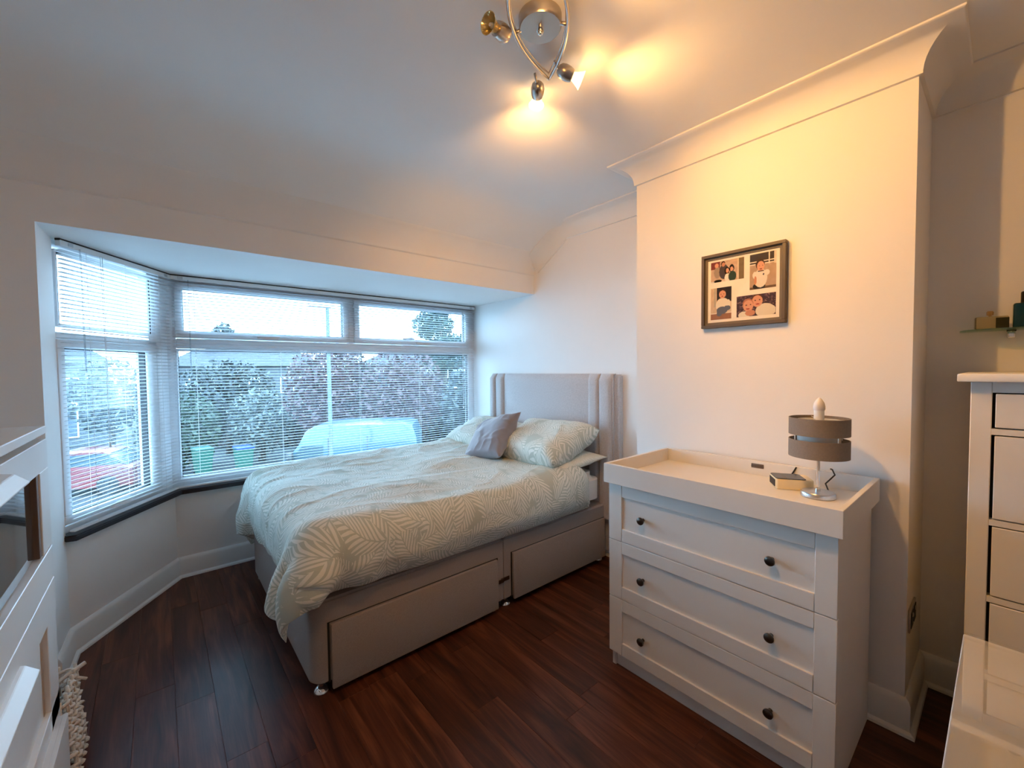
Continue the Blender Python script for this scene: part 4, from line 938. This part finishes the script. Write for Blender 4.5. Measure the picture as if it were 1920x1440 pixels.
# bins
def bin_(x, y, rz, lid, lab, body=(.035, .16, .10)):
    r = empty('wheelie_bin', (x, y, G), rz, lab, 'bin', 'wheelie bins on the far pavement')
    bm = bmesh.new(); mt = mat('bin_body_green', body, .5)
    a = [bm.verts.new(p) for p in ((-.23, -.25, .06), (.23, -.25, .06), (.23, .25, .06), (-.23, .25, .06))]; b = [bm.verts.new(p) for p in ((-.29, -.34, 1.0), (.29, -.34, 1.0), (.29, .36, 1.0), (-.29, .36, 1.0))]
    bm.faces.new(a); bm.faces.new(b)
    for k in range(4): bm.faces.new((a[k], a[(k+1) % 4], b[(k+1) % 4], b[k]))
    fin('body', bm, mt, r)
    box('lid', -.31, .31, -.38, .38, 1.0, 1.08, lid, r, .03, 2)
    for s in (-1, 1): latheo('wheel', [(0, -.03), (.1, -.03), (.1, .03), (0, .03)], M_gasket, r, 16, axisM((s*.25, .28, .1), (1, 0, 0)))
    tubeo('handle', [(-.22, .40, .98), (.22, .40, .98)], .018, M_gasket, r, 6)
bin_(1.26, 20.9, .2, mat('lid_pale_green', (0.042, 0.105, 0.084), .5), 'green wheelie bin with pale lid, leftmost of the two', (.015, .075, .05))
bin_(2.55, 20.0, .1, mat('lid_blue', (0.008, 0.032, 0.176), .5), 'green wheelie bin with a bright blue lid')
# van
vd = Vector((6.9-2.9, 13.2-15.8)); va = atan2(vd.y, vd.x)
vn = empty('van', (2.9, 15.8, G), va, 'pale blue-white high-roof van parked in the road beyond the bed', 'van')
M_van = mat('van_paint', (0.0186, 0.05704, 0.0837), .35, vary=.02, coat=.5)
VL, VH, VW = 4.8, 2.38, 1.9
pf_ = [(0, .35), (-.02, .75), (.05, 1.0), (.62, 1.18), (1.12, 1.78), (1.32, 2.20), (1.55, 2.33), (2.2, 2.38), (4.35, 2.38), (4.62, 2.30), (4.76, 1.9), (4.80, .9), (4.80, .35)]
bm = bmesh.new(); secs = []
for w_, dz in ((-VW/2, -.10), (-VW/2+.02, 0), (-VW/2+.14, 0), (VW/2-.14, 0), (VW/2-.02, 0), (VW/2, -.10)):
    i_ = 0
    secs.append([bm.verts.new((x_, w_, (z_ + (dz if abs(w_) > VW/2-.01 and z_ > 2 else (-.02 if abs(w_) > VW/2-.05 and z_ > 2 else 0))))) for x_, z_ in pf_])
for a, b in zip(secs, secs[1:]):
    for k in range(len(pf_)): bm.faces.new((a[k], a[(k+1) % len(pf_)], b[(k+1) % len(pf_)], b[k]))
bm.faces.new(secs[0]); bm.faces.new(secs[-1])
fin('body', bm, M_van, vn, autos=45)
M_vg = mat('van_glass', (.03, .05, .06), .12)
def plate(name, pts, y, t, m):
    bm = bmesh.new(); a = [bm.verts.new((x_, y, z_)) for x_, z_ in pts]; b = [bm.verts.new((x_, y+t, z_)) for x_, z_ in pts]; bm.faces.new(a); bm.faces.new(b)
    for k in range(len(pts)): bm.faces.new((a[k], a[(k+1) % len(pts)], b[(k+1) % len(pts)], b[k]))
    return fin(name, bm, m, vn)
for y_, t_ in ((-VW/2-.012, .02), (VW/2-.008, .02)):
    plate('side_window', [(.78, 1.20), (1.20, 1.72), (1.85, 1.74), (1.85, 1.20)], y_, t_, M_vg)
    plate('door_seam', [(2.0, .5), (2.0, 1.95), (2.03, 1.95), (2.03, .5)], y_+.003, .014, M_gasket)
    plate('door_seam', [(3.2, .5), (3.2, 2.0), (3.22, 2.0), (3.22, .5)], y_+.003, .014, M_gasket)
bm = bmesh.new()
q = [bm.verts.new(p) for p in ((.64, -.82, 1.215), (.64, .82, 1.215), (1.115, .76, 1.80), (1.115, -.76, 1.80))]; bm.faces.new(q); bmesh.ops.translate(bm, verts=bm.verts[:], vec=(-.02, 0, .02)); fin('windscreen', bm, M_vg, vn)
for s in (-1, 1): box('mirror', .80, .98, s*1.08-.08, s*1.08+.08, 1.25, 1.55, M_gasket, vn, .03, 2)
for x_ in (.85, 3.9):
    for s in (-1, 1): latheo('wheel', [(0, -.11), (.33, -.11), (.33, .11), (0, .11)], M_gasket, vn, 20, axisM((x_, s*.84, .33), (0, 1, 0)))
box('bumper', -.06, .12, -.9, .9, .28, .62, M_gasket, vn, .03, 1)
# red car
cr = empty('car', (-2.3, 20.9, G), radians(-20), 'red hatchback parked outside the angled side window', 'car')
M_red = mat('red_car_paint', (0.15, 0.012, 0.0135), .3, coat=.6)
def loft(name, prof, w, inset, m, par):
    bm = bmesh.new(); secs = []
    for w_, k_ in ((-w/2, inset), (-w/2+.12, 0), (w/2-.12, 0), (w/2, inset)):
        cx_ = sum(p[0] for p in prof)/len(prof); secs.append([bm.verts.new((x_, w_, z_-(k_ if z_ > .8 else 0))) for x_, z_ in prof])
    for a, b in zip(secs, secs[1:]):
        for k in range(len(prof)): bm.faces.new((a[k], a[(k+1) % len(prof)], b[(k+1) % len(prof)], b[k]))
    bm.faces.new(secs[0]); bm.faces.new(secs[-1]); return fin(name, bm, m, par, autos=45)
loft('body', [(-1.95, .25), (-1.98, .60), (-1.85, .82), (-.9, .94), (1.6, .98), (1.92, .9), (1.97, .5), (1.92, .25)], 1.75, .06, M_red, cr)
loft('cabin_glass', [(-.95, .93), (-.25, 1.38), (1.15, 1.38), (1.75, .97)], 1.5, .03, M_vg, cr)
loft('car_roof', [(-.32, 1.36), (-.1, 1.46), (1.0, 1.46), (1.25, 1.37)], 1.4, .03, M_red, cr)
for x_ in (-1.25, 1.25):
    for s in (-1, 1): latheo('wheel', [(0, -.1), (.31, -.1), (.31, .1), (0, .1)], M_gasket, cr, 20, axisM((x_, s*.79, .31), (0, 1, 0)))
for s in (-1, 1): box('headlamp', -1.97, -1.85, s*.62-.16, s*.62+.16, .62, .76, M_wglass, cr, .02, 1)
